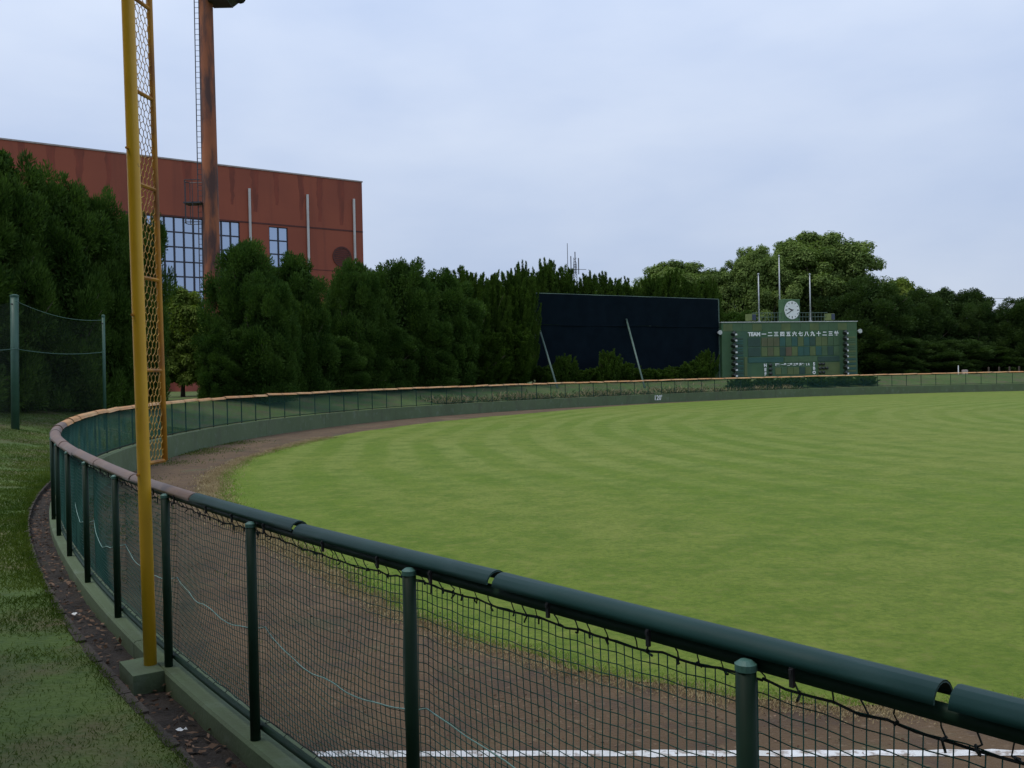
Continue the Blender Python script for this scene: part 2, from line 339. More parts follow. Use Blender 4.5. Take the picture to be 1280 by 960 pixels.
def resample(C, step):
    D = np.vstack([C, C[:1]]); L = np.r_[0, np.cumsum(np.hypot(*np.diff(D, axis=0).T))]
    n = int(L[-1] / step); u = np.linspace(0, L[-1], n, endpoint=False)
    return np.c_[np.interp(u, L, D[:, 0]), np.interp(u, L, D[:, 1])]
STEP = 0.1
LOOP = resample(crom(CTRL), STEP)
for sg, reps in ((6, 6),):
    kx = np.arange(-3*sg, 3*sg+1); kk = np.exp(-kx**2 / (2*sg*sg)); kk /= kk.sum()
    for _ in range(reps):
        LOOP = np.c_[[np.convolve(np.r_[LOOP[-3*sg:, a], LOOP[:, a], LOOP[:3*sg, a]], kk, 'valid') for a in (0, 1)]].T
LOOP = resample(LOOP, STEP); NL = len(LOOP)
TAN = np.roll(LOOP, -1, 0) - np.roll(LOOP, 1, 0); TAN /= np.linalg.norm(TAN, axis=1, keepdims=True)
NOR = np.c_[-TAN[:, 1], TAN[:, 0]]
if ((LOOP + NOR - LOOP.mean(0))**2).sum() < ((LOOP - LOOP.mean(0))**2).sum(): NOR = -NOR
def at_u(u, s=0.0):
    """plan point at arc length u (m), s metres outside the fence"""
    q = np.asarray(u, float) / STEP; i = np.floor(q).astype(int); f = (q - i)[..., None]
    i0 = i % NL; i1 = (i + 1) % NL
    P = LOOP[i0] * (1-f) + LOOP[i1] * f; n = NOR[i0] * (1-f) + NOR[i1] * f
    return P + n * np.asarray(s, float)[..., None]
def u_near(x, y): return STEP * np.argmin(((LOOP - (x, y))**2).sum(1))
def s_of(x, y):
    i = np.argmin(((LOOP - (x, y))**2).sum(1)); return float(((x, y) - LOOP[i]) @ NOR[i])
Z_WALL, Z_CAP, Z_OUT = 0.76, 2.00, 0.72
def bank_z(s):
    s = np.asarray(s, float)
    k = np.clip((s - 0.6) / 6.6, 0, 1); return Z_OUT + 0.98 * (0.35 * k + 0.65 * (k*k*(3-2*k)))
def ground_z(x, y): return float(bank_z(max(s_of(x, y), 0.6)))

U_POST = u_near(-0.42, 3.74)            # a post of the near fence stands here
SP = 1.63
U_START = U_POST - 6 * SP
U_END = u_near(74, 89)
NB = int((U_END - U_START) / SP)
U_END = U_START + NB * SP

# ------------------------------------------------------------------ setting: field, lawn, line, bank
poly = LOOP[::5]
dirt = link('dirt_track', mesh_np('dirt_track', np.c_[poly, np.zeros(len(poly))], [tuple(range(len(poly)))]), MT['dirt']); tag(dirt, kind='structure')
LC = np.array([(60,6.6),(30,6.85),(12,7.1),(5,7.2),(2.6,7.25),(1.2,7.9),(0,8.95),(-1.15,10.3),(-2.3,12.2),(-3.6,14.7),(-6.2,19.8),(-8.1,25),(-8.95,30.5),(-9.05,36),(-8.2,43),(-6.0,50.5),(-1.6,59),(4.6,68.2),(10.9,76.0),(23.6,85.3),(36,90.4),(52,92.6),(70,89.8),(86,82.3),(99,70),(107,50),(101,25),(85,9)], float)
LAWN = resample(crom(LC, k=60), 0.12)
e = np.cumsum(rng.normal(0, 1, len(LAWN))); e = np.convolve(np.r_[e[-20:], e, e[:20]], np.ones(41)/41, 'valid') - 0
e2 = rng.normal(0, 1, len(LAWN)); e3 = np.convolve(np.r_[e2[-3:], e2, e2[:3]], np.ones(7)/7, 'valid')
e4 = np.convolve(np.r_[e2[-15:], e2, e2[:15]], np.ones(31)/31, 'valid')
tl = np.roll(LAWN, -1, 0) - np.roll(LAWN, 1, 0); tl /= np.linalg.norm(tl, axis=1, keepdims=True); nl = np.c_[-tl[:, 1], tl[:, 0]]
LAWN = LAWN + nl * (0.05 * e2 * 0.5 + 0.09 * e3 + 0.35 * e4)[:, None]
lawn = link('field_lawn', mesh_np('field_lawn', np.c_[LAWN, np.full(len(LAWN), 0.014)], [tuple(range(len(LAWN)))]), MT['lawn']); tag(lawn, kind='structure')

xs = np.arange(-2.9, 60, 0.12); yl = 6.62 - 0.045 * (xs + 1.4)
wob = lambda: 0.008 * rng.normal(0, 1, len(xs))
fl = np.r_[np.c_[xs, yl + 0.05 + wob(), np.full(len(xs), 0.005)], np.c_[xs, yl - 0.05 + wob(), np.full(len(xs), 0.005)]]
n = len(xs); ok = np.array([s_of(x, y) < -0.13 for x, y in zip(xs, yl)])
line = link('foul_line', mesh_np('foul_line', fl, [(i, n+i, n+i+1, i+1) for i in range(n-1) if ok[i]]), MT['line']); tag(line, kind='structure')

uu = np.arange(0, NL, 6) * STEP
ss = [0.43, 0.65, 1.1, 1.5, 2, 2.6, 3.2, 4, 5, 6, 7.2, 9, 12, 18, 30, 60, 150, 500, 2500]
V = []
for k, s in enumerate(ss):
    P = at_u(uu, np.full(len(uu), s)); z = bank_z(np.full(len(uu), s))
    if 0 < k < 13: z = z + rng.normal(0, 0.003 + 0.0025 * s, len(uu))
    V.append(np.c_[P, z])
n = len(uu)
F = np.array([(k*n+i, k*n+(i+1) % n, (k+1)*n+(i+1) % n, (k+1)*n+i) for k in range(len(ss)-1) for i in range(n)])
gr = link('ground', smooth(mesh_np('ground', np.concatenate(V), F)), MT['bank']); tag(gr, kind='structure')

def strip(u, s0, s1, z0, z1, name, m, zn=0.0, parent=None):
    P0 = at_u(u, np.full(len(u), s0)); P1 = at_u(u, np.full(len(u), s1)); n = len(u)
    V = np.r_[np.c_[P0, z0 + rng.normal(0, zn, n) if zn else np.full(n, z0)], np.c_[P1, z1 + rng.normal(0, zn, n) if zn else np.full(n, z1)]]
    return link(name, mesh_np(name, V, np.array([(i, i+1, n+i+1, n+i) for i in range(n-1)])), m, parent)
ut = np.arange(U_START - 8, U_END, 0.15)
tag(strip(ut, 0.08, 0.42, 0.625, 0.645, 'trench', MT['trench'], 0.012), kind='structure')

# ------------------------------------------------------------------ brick edging of the trench
ed = empty('trench_edging', (*at_u(U_POST, 0.55), 0.6), 'low dark brick edging between the leaf-filled trench and the grass bank', 'edging')
eo = np.array(ed.location)
def block(u0, u1, s0, s1, z0, z1, org, seg=2, b=0.006):
    """a block that follows the fence line: returns V, F (bevel-free, cheap)"""
    us = np.linspace(u0, u1, seg + 1); V = []
    for s, z in ((s0, z0), (s1, z0), (s1, z1), (s0, z1)):
        P = at_u(us, np.full(seg + 1, s)); V.append(np.c_[P, np.full(seg + 1, z)])
    V = np.concatenate(V) - org; m = seg + 1; F = []
    for a, c in ((0, 1), (1, 2), (2, 3), (3, 0)):
        for i in range(seg): F.append((a*m+i, c*m+i, c*m+i+1, a*m+i+1))
    F += [(0, 3*m, 2*m, m), (seg, m+seg, 2*m+seg, 3*m+seg)]
    return V, F
ub = U_POST - 1.0; nbk = 0
while ub < U_POST + 21:
    L = 0.21
    g = G(); g.add(*block(ub, ub + L - 0.012, 0.37 + rng.uniform(-.006, .006), 0.44 + rng.uniform(-.006, .006), 0.5, 0.722 + rng.uniform(-.012, .01), eo, 1))
    link('brick', g.me('brick'), MT['edging'], ed); ub += L
P = np.arange(U_POST + 21, U_END, 0.5)
g = G()
for a in P: g.add(*block(a, a + 0.49, 0.37, 0.44, 0.5, 0.72, eo, 1))
tag(link('edging_course', g.me('edging_course'), MT['edging'], ed), kind='stuff')

# ------------------------------------------------------------------ concrete wall under the fence
wall = empty('field_wall', (*at_u(U_POST, 0.0), 0), 'low green-painted concrete wall curving round the outfield under the net fence', 'wall')
wo = np.array(wall.location)
def wall_block(u0, u1):
    seg = max(2, int((u1 - u0) / 0.4)); us = np.linspace(u0, u1, seg + 1); V = []
    prof = [(-0.12, -0.3), (-0.12, Z_WALL - 0.015), (-0.105, Z_WALL), (0.095, Z_WALL), (0.11, Z_WALL - 0.015), (0.11, 0.3)]
    for s, z in prof:
        P = at_u(us, np.full(seg + 1, s)); V.append(np.c_[P, np.full(seg + 1, z)])
    V = np.concatenate(V) - wo; m = seg + 1; k = len(prof); F = []
    for a in range(k):
        for i in range(seg): F.append((a*m+i, a*m+i+1, ((a+1) % k)*m+i+1, ((a+1) % k)*m+i))
    F += [tuple(a*m for a in range(k)), tuple(a*m+seg for a in range(k-1, -1, -1))]
    return mesh_np('wall_panel', V, F)
for i in range(0, NB, 4):
    a = U_START + i * SP + 0.8; bnd = min(a + 4 * SP - 0.012, U_END)
    link('wall_panel', wall_block(a, bnd), MT['wall'], wall)

# ------------------------------------------------------------------ net fence
fence = empty('net_fence', (*at_u(U_POST, 0.0), Z_WALL), 'green net fence with pipe posts and a padded top rail curving round the outfield', 'fence')
fo = np.array(fence.location)
g = G(); g.tube([(0, 0, 0.0), (0, 0, 1.165)], 0.028, 14); post_me = g.me('post', True)
g = G(); g.tube([(0, 0, 1.160), (0, 0, 1.178), (0, 0, 1.188)], [0.030, 0.030, 0.016], 14); pcap_me = g.me('post_cap')
g = G(); g.tube([(0, 0, 0), (0, 0, 0.01)], [0.045, 0.045], 10); foot_me = g.me('base_plate')
g = G(); g.tube([(0, 0, 0.0), (0, 0, 1.165)], 0.028, 6, False); post_far = g.me('post')
U_SWAP = None
for i in range(NB + 1):
    u = U_START + i * SP; p = at_u(u, 0.058); near = np.hypot(*p) < 22
    o = link('post', post_me if near else post_far, MT['post'], fence, (*(p - fo[:2]), 0.0))
    if near: link('post_cap', pcap_me, MT['post_cap'], o)
# top and bottom rails
def rail(s, z, r, name, n):
    us = np.arange(U_START, U_END, 0.27); P = at_u(us, np.full(len(us), s)) - fo[:2]
    g = G(); g.tube(np.c_[P, np.full(len(us), z - Z_WALL)], r, n, False)
    return link(name, g.me(name, True), MT['post'], fence)
rail(0.002, 1.928, 0.024, 'top_rail', 8); rail(0.012, Z_WALL + 0.06, 0.02, 'bottom_rail', 8)
# padded half-round top covers, one per bay
def cap_section(u0, u1, org, lift0=0.0, lift1=0.0, RC=0.050):
    seg = 5; us = np.linspace(u0, u1, seg + 1); k = 9; V = []
    for ring, rr in ((0, RC), (1, RC - 0.006)):
        for j in range(k):
            a = math.radians(4 + 172 * j / (k - 1)); V.append([])
            for i, u in enumerate(us):
                t = i / seg; zz = Z_CAP - RC + rr * math.sin(a) + lift0 * (1-t) + lift1 * t
                P = at_u(u, rr * math.cos(a)); V[-1].append((P[0], P[1], zz))
    V = np.array(V).reshape(-1, 3) - org; m = seg + 1; F = []
    for ring in (0, 1):
        for j in range(k - 1):
            for i in range(seg):
                q = ((ring*k+j)*m+i, (ring*k+j)*m+i+1, (ring*k+j+1)*m+i+1, (ring*k+j+1)*m+i)
                F.append(q if ring else q[::-1])
    for e in (0, seg):
        for j in range(k - 1): F.append((j*m+e, (j+1)*m+e, (k+j+1)*m+e, (k+j)*m+e))
    for j in (0, k-1):
        for i in range(seg): F.append((j*m+i, j*m+i+1, (k+j)*m+i+1, (k+j)*m+i))
    return smooth(mesh_np('top_cover', V, F))
u_change = u_near(-2.21, 6.08)
for i in range(NB):
    u0 = U_START + i * SP - 0.50; u1 = u0 + SP - 0.022 - abs(rng.normal(0, .008))
    P = at_u(0.5*(u0+u1), 0.0); d = np.hypot(*P)
    m = MT['capgreen'] if u1 < u_change + 0.5 else (MT['capbrown'] if d < 20 else MT['caporange'])
    j = 0.006 if d < 25 else 0.012
    cs = link('top_cover', cap_section(u0, u1, fo, rng.normal(0, j), rng.normal(0, j), float(np.interp(d, (7, 14, 22), (0.050, 0.075, 0.10)))), m, fence)
    if d < 9:                                   # little brackets that hold the cover on the rail
        for q in (0.22, 0.5, 0.78):
            ua = u0 + q * SP + rng.normal(0, .03); g = G(); g.add(*block(ua, ua + .012, 0.042, 0.052, 1.905, 1.956, fo, 1)); g.add(*block(ua + .002, ua + .010, 0.0525, 0.057, 1.94, 1.952, fo, 1))
            link('bracket', g.me('bracket'), MT['darkmetal'], cs)
    if m is MT['capgreen'] and i > 2:
        cs['label'] = 'dark green top cover section'
    else: cs['label'] = 'faded orange-brown top cover section'
# net, strings of real twine, one panel per bay
RT = 0.0020
def net_panel(i):
    u0 = U_START + i * SP; mid = at_u(u0 + SP/2, 0.0); d = np.hypot(*mid); near = d < 16
    ph = rng.uniform(0, 6.28, 6); slack = rng.uniform(0.02, 0.06); top_sag = rng.uniform(0.006, 0.022); bel = rng.uniform(-0.03, 0.05)
    pitch = 0.0350
    def S(t, v):
        t = np.asarray(t, float); v = np.asarray(v, float)
        zt = 1.878 - top_sag * np.sin(np.pi * t) - 0.006 * np.abs(np.sin(9 * np.pi * t))
        zb = Z_WALL + 0.085
        z = zb + v * (zt - zb)
        env = np.sin(np.pi * t) * np.sin(np.pi * v)
        if near:
            z = z - slack * env * (1.2 - v) * 1.3 + 0.010 * env * np.sin(7 * t + 5 * v + ph[0]) + 0.006 * env * np.sin(17 * t + ph[1] - 4 * v)
        s = -0.016 + env * (bel + 0.014 * np.sin(6 * t + ph[2] + 5 * v))
        tt = t + (0.006 * env * np.sin(9 * v + ph[3] + 8 * t) if near else 0)
        P = at_u(u0 + tt * SP, s); return np.c_[P, z]
    nv = int(SP / pitch); nh = int(1.0 / pitch) + 1
    A = []; B = []
    sv = 9 if near else (3 if d < 40 else 1); vs = np.linspace(0, 1, sv + 1)
    for t in (np.arange(nv) + 0.5) / nv:
        Q = S(np.full(sv + 1, t), vs); A.append(Q[:-1]); B.append(Q[1:])
    sh = 18 if near else (5 if d < 40 else 3); ts = np.linspace(0, 1, sh + 1)
    for v in np.linspace(0.0, 1.0, nh):
        Q = S(ts, np.full(sh + 1, v)); A.append(Q[:-1]); B.append(Q[1:])
    V, F = prisms(np.concatenate(A) - fo, np.concatenate(B) - fo, 0.0021 if d < 6 else (0.0025 if near else (0.0026 if d < 40 else 0.0029)), 3)
    o = link('net_panel', mesh_np('net_panel', V, F), MT['net'], fence)
    # lacing: hem rope along top and bottom, ties to the rails
    if d < 30:
        g = G(); n = 24
        for v, zr, zz in ((1.0, 1.866, 1), (0.0, Z_WALL + 0.075, -1)):
            t = np.linspace(0, 1, n); Q = S(t, np.full(n, v)); Q[:, 2] += rng.normal(0, 0.004, n); Q -= fo
            g.tube(Q, 0.0040 if v else 0.004, 4, False)
            k = 0
            for tq in np.linspace(0.02, 0.98, 19 if v else 9):
                tq += rng.normal(0, 0.012); q = S([tq], [v])[0]; r = at_u(u0 + (tq + rng.normal(0, .006)) * SP, 0.004)
                e = np.array((*r, zr + (0.044 if v else 0))) - fo; q = q - fo; m = (q + e) / 2 + rng.normal(0, .005, 3)
                g.tube([q, m, e], 0.0024, 4, False)
                if v and rng.random() < 0.75:
                    g.tube([q + (0, 0, .006), q + rng.normal(0, .007, 3) + (0, 0, -.006), q + rng.normal(0, .009, 3) + (0, 0, -.014)], 0.0040, 4, False)
        tag(link('lacing', g.me('lacing'), MT['lacing'], o), kind='stuff')
    if d < 12:
        t = np.linspace(0, 1, 30); vv = 0.50 - (0.05 + 0.03 * np.cos(ph[4])) * np.sin(np.pi * t) + np.sin(np.pi * t) * (0.012 * np.sin(19 * t + ph[5]) + 0.03 * np.sin(5 * t + ph[4]))
        Q = S(t, vv); Q -= fo; Q[:, :2] += NOR[int((u0 + .8) / STEP) % NL] * 0.004
        g = G(); g.tube(Q, 0.0032, 5, False); link('mending_rope', g.me('mending_rope', True), MT['rope'], o)
    return o
for i in range(NB): net_panel(i)
# 120 sign painted plate on the wall
def text_mesh(body, size, depth, name='lettering', bold=0.0):
    c = bpy.data.curves.new('txt', 'FONT'); c.body = body; c.size = size; c.extrude = depth / 2; c.align_x = 'CENTER'; c.align_y = 'CENTER'; c.offset = bold
    c.resolution_u = 3
    o = bpy.data.objects.new('txt', c); COL.objects.link(o)
    bpy.context.view_layer.update()
    me = bpy.data.meshes.new_from_object(o.evaluated_get(bpy.context.evaluated_depsgraph_get())); me.name = name
    bpy.data.objects.remove(o); bpy.data.curves.remove(c)
    me.materials.clear()
    me.transform(Matrix.Rotation(math.pi/2, 4, 'X'))
    return me
q = pt(823, 497.5, 79.3); i = np.argmin(((LOOP - q[:2])**2).sum(1)); P = LOOP[i] - NOR[i] * 0.124; ang = math.atan2(-NOR[i][1], -NOR[i][0]) + math.pi/2
o = link('distance_number', text_mesh("120'", 0.58, 0.008, 'distance_number', 0.012), MT['white'], wall, (P[0]-wo[0], P[1]-wo[1], 0.42), ang); o['label'] = 'white painted number 120'

# ------------------------------------------------------------------ foul pole with its wire screen
best = None
for u in np.arange(U_POST, U_POST + 6, 0.02):
    p = at_u(u, 0.15); x = 640 + FPX * p[0] / p[1] + 0.0201 * (FPX * (CAM[2]-Z_WALL) / p[1] - 12) * -1
    if best is None or abs(x - 173) < best[0]: best = (abs(x - 173), u, p)
u_pole, pp = best[1], best[2]
fp = empty('foul_pole', (*pp, Z_WALL), 'tall yellow foul pole with a narrow wire screen on its field side', 'foul pole')
LEAN = np.array((-0.0095, 0.0))
lean = lambda p: np.array((p[0] + LEAN[0]*p[2], p[1], p[2]))
g = G(); zs = np.linspace(-0.02, 8.6, 12); g.tube([lean((0, 0, z)) for z in zs], 0.043, 20); link('pole', g.me('pole', True), MT['yellow'], fp)
for z in (2.42, 3.56, 1.32):
    g = G(); c = lean((-0.02, -0.040, z)); g.tube([c, c + (-.006, -.014, 0)], 0.009, 8); link('bolt', g.me('bolt'), MT['rustyellow'], fp)
SO = np.array((0.040, 0.285, 0.0))          # outer rail of the screen, field side
S0, S1 = SO * 0.17, SO
g = G(); g.tube([lean(S1 + (0, 0, z)) for z in np.linspace(1.39, 8.5, 12)], 0.021, 8); link('screen_rail', g.me('screen_rail', True), MT['rustyellow'], fp)
g = G(); g.tube([lean(S0 + (0, 0, z)) for z in np.linspace(1.39, 8.5, 12)], 0.010, 6); link('screen_rail', g.me('screen_rail', True), MT['rustyellow'], fp)
for z in 1.39 + 0.648 * np.arange(11):
    g = G(); a, c = lean((SO * 0.1) + (0, 0, z)), lean(S1 + (0, 0, z)); g.tube([a, c], 0.014, 6); link('cross_bar', g.me('cross_bar'), MT['rustyellow'], fp)
# hexagonal wire
A = []; B = []
W = np.linalg.norm(S1 - S0); cw = W / 5.0; dirv = (S1 - S0) / W; ch = 0.048
def hexpt(a, z): return lean(S0 + dirv * np.clip(a, 0, W) + (0, 0, z))
row = 0; z = 1.39
while z < 8.4:
    for k in range(-1, 6):
        a = (k + (0.5 if row % 2 else 0)) * cw
        if a < -1e-6 or a > W + 1e-6: continue
        j = 0.006
        p0 = hexpt(a + rng.normal(0, j), z); p1 = hexpt(a + rng.normal(0, j), z + ch * 0.55)
        A.append(p0); B.append(p1)
        for sgn in (-1, 1):
            A.append(p1); B.append(hexpt(a + sgn * cw / 2, z + ch))
    z += ch; row += 1
V, F = prisms(A, B, 0.0029, 4); tag(link('wire_screen', mesh_np('wire_screen', V, F), MT['wire'], fp), kind='stuff')
# concrete pad that steps out of the kerb under the pole
pad = empty('pole_pad', (*at_u(u_pole, 0.3), 0.5), 'square green concrete pad jutting from the wall under the yellow foul pole', 'concrete pad')
po = np.array(pad.location); g = G(); V, F = block(u_pole - 0.20, u_pole + 0.20, 0.111, 0.31, 0.45, Z_WALL + 0.003, po, 3); g.add(V, F)
link('pad_block', g.me('pad_block'), MT['wall'], pad)

# ------------------------------------------------------------------ ground litter and blades
def leaves_np(P, nrm, up, L, Wd, fold=0.0):
    """kite-shaped leaves at P, blade direction up, face normal ~nrm"""
    up = up / np.linalg.norm(up, axis=1, keepdims=True)
    side = np.cross(up, nrm); side /= np.maximum(np.linalg.norm(side, axis=1, keepdims=True), 1e-6)
    L = np.broadcast_to(np.asarray(L, float), (len(P),))[:, None]; Wd = np.broadcast_to(np.asarray(Wd, float), (len(P),))[:, None]
    V = np.stack([P, P + up*L*0.45 + side*Wd, P + up*L, P + up*L*0.45 - side*Wd], 1)
    return V.reshape(-1, 3), np.arange(len(P)*4).reshape(-1, 4)
n = 900
us = U_POST - 0.5 + rng.random(n)**1.3 * 19; sv = rng.uniform(0.12, 0.37, n); P = np.c_[at_u(us, sv), 0.648 + rng.random(n)*0.02]
nr = rng.normal(0, 0.35, (n, 3)) + (0, 0, 1); d = rng.normal(0, 1, (n, 3)); d[:, 2] *= 0.2
V, F = leaves_np(P, nr, d, rng.uniform(.025, .075, n), rng.uniform(.006, .02, n))
tag(link('leaf_litter', mesh_np('leaf_litter', V, F), MT['litter']), 'scattered dry brown leaves lying in the dark trench beside the wall', 'leaf litter', kind='stuff')
g = G()
def paper(u, s):
    P = np.array((*at_u(u, s), 0.66)); V = []
    for a in range(4):
        for c in range(3): V.append(P + (a*0.018 + rng.normal(0,.006) - .027, c*0.02 + rng.normal(0,.006) - .02, abs(rng.normal(0, .014))))
    return V, [(a*3+c, a*3+c+1, (a+1)*3+c+1, (a+1)*3+c) for a in range(3) for c in range(2)]
for u, s, lb in ((u_pole + 2.25, 0.27, 'crumpled white paper scrap lying in the trench farthest behind the foul pole pad'), (u_pole - 1.1, 0.26, 'crumpled white paper scrap lying in the trench nearest the camera')):
    o = np.array((*at_u(u, s), 0.66)); V, F = paper(u, s)
    tag(link('paper_scrap', mesh_np('paper_scrap', np.array(V) - o, F), MT['white'], None, o), lb, 'litter', 'paper scraps in the trench')

def blades(n, sampler, h, wd, m, name, label, zoff=0.0):
    P, sc = sampler(n); n = len(P); nr = rng.normal(0, 1, (n, 3)); nr[:, 2] += 0.8
    d = rng.normal(0, 0.9, (n, 3)); d[:, 2] = 1
    V, F = leaves_np(P, nr, d, h * sc * rng.uniform(.5, 1.3, n), wd * sc)
    F = F[:, [0, 1, 2, 3]]
    return tag(link(name, mesh_np(name, V, F), m), label, 'grass', kind='stuff')
def s_bank(n):
    us = U_POST - 3.0 + rng.random(n)**1.3 * 40; sv = 0.41 + rng.random(n)**1.6 * 8.0
    fq = np.random.default_rng(3); clump = sum(np.sin(us*fq.normal(0, 3.2) + sv*fq.normal(0, 3.2) + fq.uniform(0, 6.28)) for _ in range(14)) / 3.0 + rng.normal(0, .5, n)
    k = clump > -1.15; us, sv = us[k], sv[k]
    P = np.c_[at_u(us, sv), bank_z(sv) - 0.004]
    d = np.hypot(P[:, 0], P[:, 1]); k = (d > 1.2); return P[k], np.clip(d[k]/8, .75, 1.5)
blades(330000, s_bank, 0.040, 0.0030, MT['bankblade'], 'bank_grass', 'rough short grass growing on the bank left of the trench')
from math import pi
def inside_lawn(P):
    x, y = P[:, 0], P[:, 1]; c = np.zeros(len(P), bool); Q = LAWN[::3]; R = np.roll(Q, -1, 0)
    for (x0, y0), (x1, y1) in zip(Q, R):
        h = ((y0 > y) != (y1 > y))
        if h.any(): c ^= h & (x < (x1-x0)*(y-y0)/(y1-y0+1e-12) + x0)
    return c
def s_edge(n):
    Q = LAWN; d = np.hypot(Q[:, 0], Q[:, 1]); w = np.where((Q[:, 1] < 42) & (Q[:, 0] < 14), 1/np.maximum(d, 5)**0.8, 0); w /= w.sum()
    i = rng.choice(len(Q), n, p=w); 
    out_ = nl[i] * np.where(np.einsum('ij,ij->i', nl[i], Q[i] - (30, 40)) > 0, 1, -1)[:, None]
    off = rng.normal(0.10, 0.22, n) * (0.5 + np.abs(np.sin(i*0.013)*np.sin(i*0.0043 + 1)))
    P = Q[i] + out_ * off[:, None] + rng.normal(0, .04, (n, 2)); return np.c_[P, np.full(n, 0.006)], np.clip(np.hypot(P[:, 0], P[:, 1])/9, .8, 2.0)
blades(60000, s_edge, 0.040, 0.0036, MT['straw'], 'straw_edge', 'dry straw-coloured grass along the edge of the lawn')
def s_edge2(n):
    P, sc = s_edge(n); P[:, :2] += rng.normal(0, .12, (len(P), 2)); k = inside_lawn(P); return P[k] + (0, 0, .006), sc[k]
blades(60000, s_edge2, 0.030, 0.0030, MT['blade'], 'lawn_grass', 'short green blades fringing the edge of the outfield lawn')
def s_weed(n):
    us = U_POST - 2 + rng.random(n) * 45; sv = -0.12 - np.abs(rng.normal(0, 0.9, n)); k = np.sin(us*1.3)+np.sin(us*0.37+2)+rng.normal(0,.5,n) > 0.4
    us, sv = us[k], sv[k]; P = np.c_[at_u(us, sv), np.full(len(us), 0.0)]; return P, np.clip(np.hypot(P[:,0],P[:,1])/9, .8, 2.2)
blades(14000, s_weed, 0.035, 0.004, MT['bankblade'], 'track_weeds', 'thin weeds growing on the dirt track along the wall')
def s_farweed(n):
    us = u_near(-4, 63) + rng.random(n) * 42; sv = 0.5 + np.abs(rng.normal(0, 1.0, n)); k = np.sin(us*2.1)+np.sin(us*0.7+2)+rng.normal(0,.6,n) > -0.2
    us, sv = us[k], sv[k]; return np.c_[at_u(us, sv), bank_z(sv)], rng.uniform(.6, 1.3, len(us))
blades(9000, s_farweed, 0.42, 0.035, MT['straw'], 'dry_weeds', 'tall dry weeds along the foot of the fence near the screen')
blades(12000, s_farweed, 0.36, 0.035, MT['bankblade'], 'green_weeds', 'tall green weeds along the foot of the fence near the screen')
# pebbles and clods on the dirt
n = 5000; us = U_POST - 3 + rng.random(n)*30; sv = -0.15 - rng.random(n)*4.2; P = np.c_[at_u(us, sv), np.full(n, 0.004)]
V, F = leaves_np(P, rng.normal(0, .5, (n, 3)) + (0, 0, 1), np.c_[rng.normal(0, 1, (n, 2)), np.full(n, .25)], rng.uniform(.012, .04, n), rng.uniform(.004, .012, n))
tag(link('dead_leaves', mesh_np('dead_leaves', V, F), MT['litter']), 'tiny dead leaves and clods strewn over the dirt track', 'leaf litter', kind='stuff')

# ------------------------------------------------------------------ red gymnasium building
A0 = np.array((-46.5, 83.0)); A1 = pt(456, 400, 105.0)[:2]
ev = (A1 - A0) / np.linalg.norm(A1 - A0); back = np.array((-ev[1], ev[0]))
ZT = float(pt(454, 228, 105.0)[2]); ZB = 1.4
LB = 16.0                                    # the facade runs on 16 m left of the frame
ORG = A0 - ev * LB; WB = np.linalg.norm(A1 - ORG); bang = math.atan2(ev[1], ev[0])
bld = empty('gymnasium', (*ORG, ZB), 'large red-brown tiled gymnasium standing behind the trees on the left', 'building', rotz=bang)
def fac(px, py):
    """photo pixel -> facade coordinates (x along, z above base)"""
    r = np.array(Fw + Rt * ((px - 640) / FPX) + Up * ((480 - py) / FPX)); c = CAM
    nn = np.array((*back, 0.0)); t = ((np.array((*ORG, 0)) - c) @ nn) / (r @ nn); P = c + r * t
    return float((P[:2] - ORG) @ ev), float(P[2] - ZB)
HB = ZT - ZB
def fx(px): return fac(px, 300)[0]
win_r = [(fx(181), fx(300), fac(240, 273)[1] - 13.4, fac(240, 273)[1], 10, 9), (fx(336.5), fx(360), fac(348, 284)[1] - 11.6, fac(348, 284)[1], 2, 8)]
# front wall built round its openings
xsb = [0.0] + sorted([v for wv in win_r for v in wv[:2]]) + [WB]
g = G()
for k in range(len(xsb) - 1):
    x0, x1 = xsb[k], xsb[k+1]; hit = [wv for wv in win_r if abs(wv[0]-x0) < 1e-6 and abs(wv[1]-x1) < 1e-6]
    if hit: wv = hit[0]; g.box(x0, x1, 0, 0.4, 0, wv[2]); g.box(x0, x1, 0, 0.4, wv[3], HB)
    else: g.box(x0, x1, 0, 0.4, 0, HB)
g.box(0, 0.4, 0.4, 32, 0, HB); g.box(WB-0.4, WB, 0.4, 32, 0, HB); g.box(0.4, WB-0.4, 31.6, 32, 0, HB)
link('wall', g.me('wall'), MT['brick'], bld)
g = G(); g.box(0.4, WB-0.4, 0.4, 31.6, HB-0.9, HB-0.5); link('roof', g.me('roof'), MT['joint'], bld)
g = G(); g.box(-0.08, WB+0.08, -0.08, 0.5, HB, HB+0.14); link('coping', g.me('coping'), MT['coping'], bld)
zj = fac(454, 290)[1]
for z0, th in ((zj, 0.16), (zj - 4.6, 0.06)):
    prev = 0.0
    for wv in sorted(win_r) + [(WB, WB, 0, 0)]:
        blocked = wv[2] < z0 < wv[3]
        x1 = wv[0] if blocked else None
        if wv[0] == WB: x1 = WB
        if x1 is None: continue
        g = G(); g.box(prev, x1, -0.03, -0.002, z0 - th/2, z0 + th/2); link('band_joint', g.me('band_joint'), MT['joint'], bld); prev = wv[1]
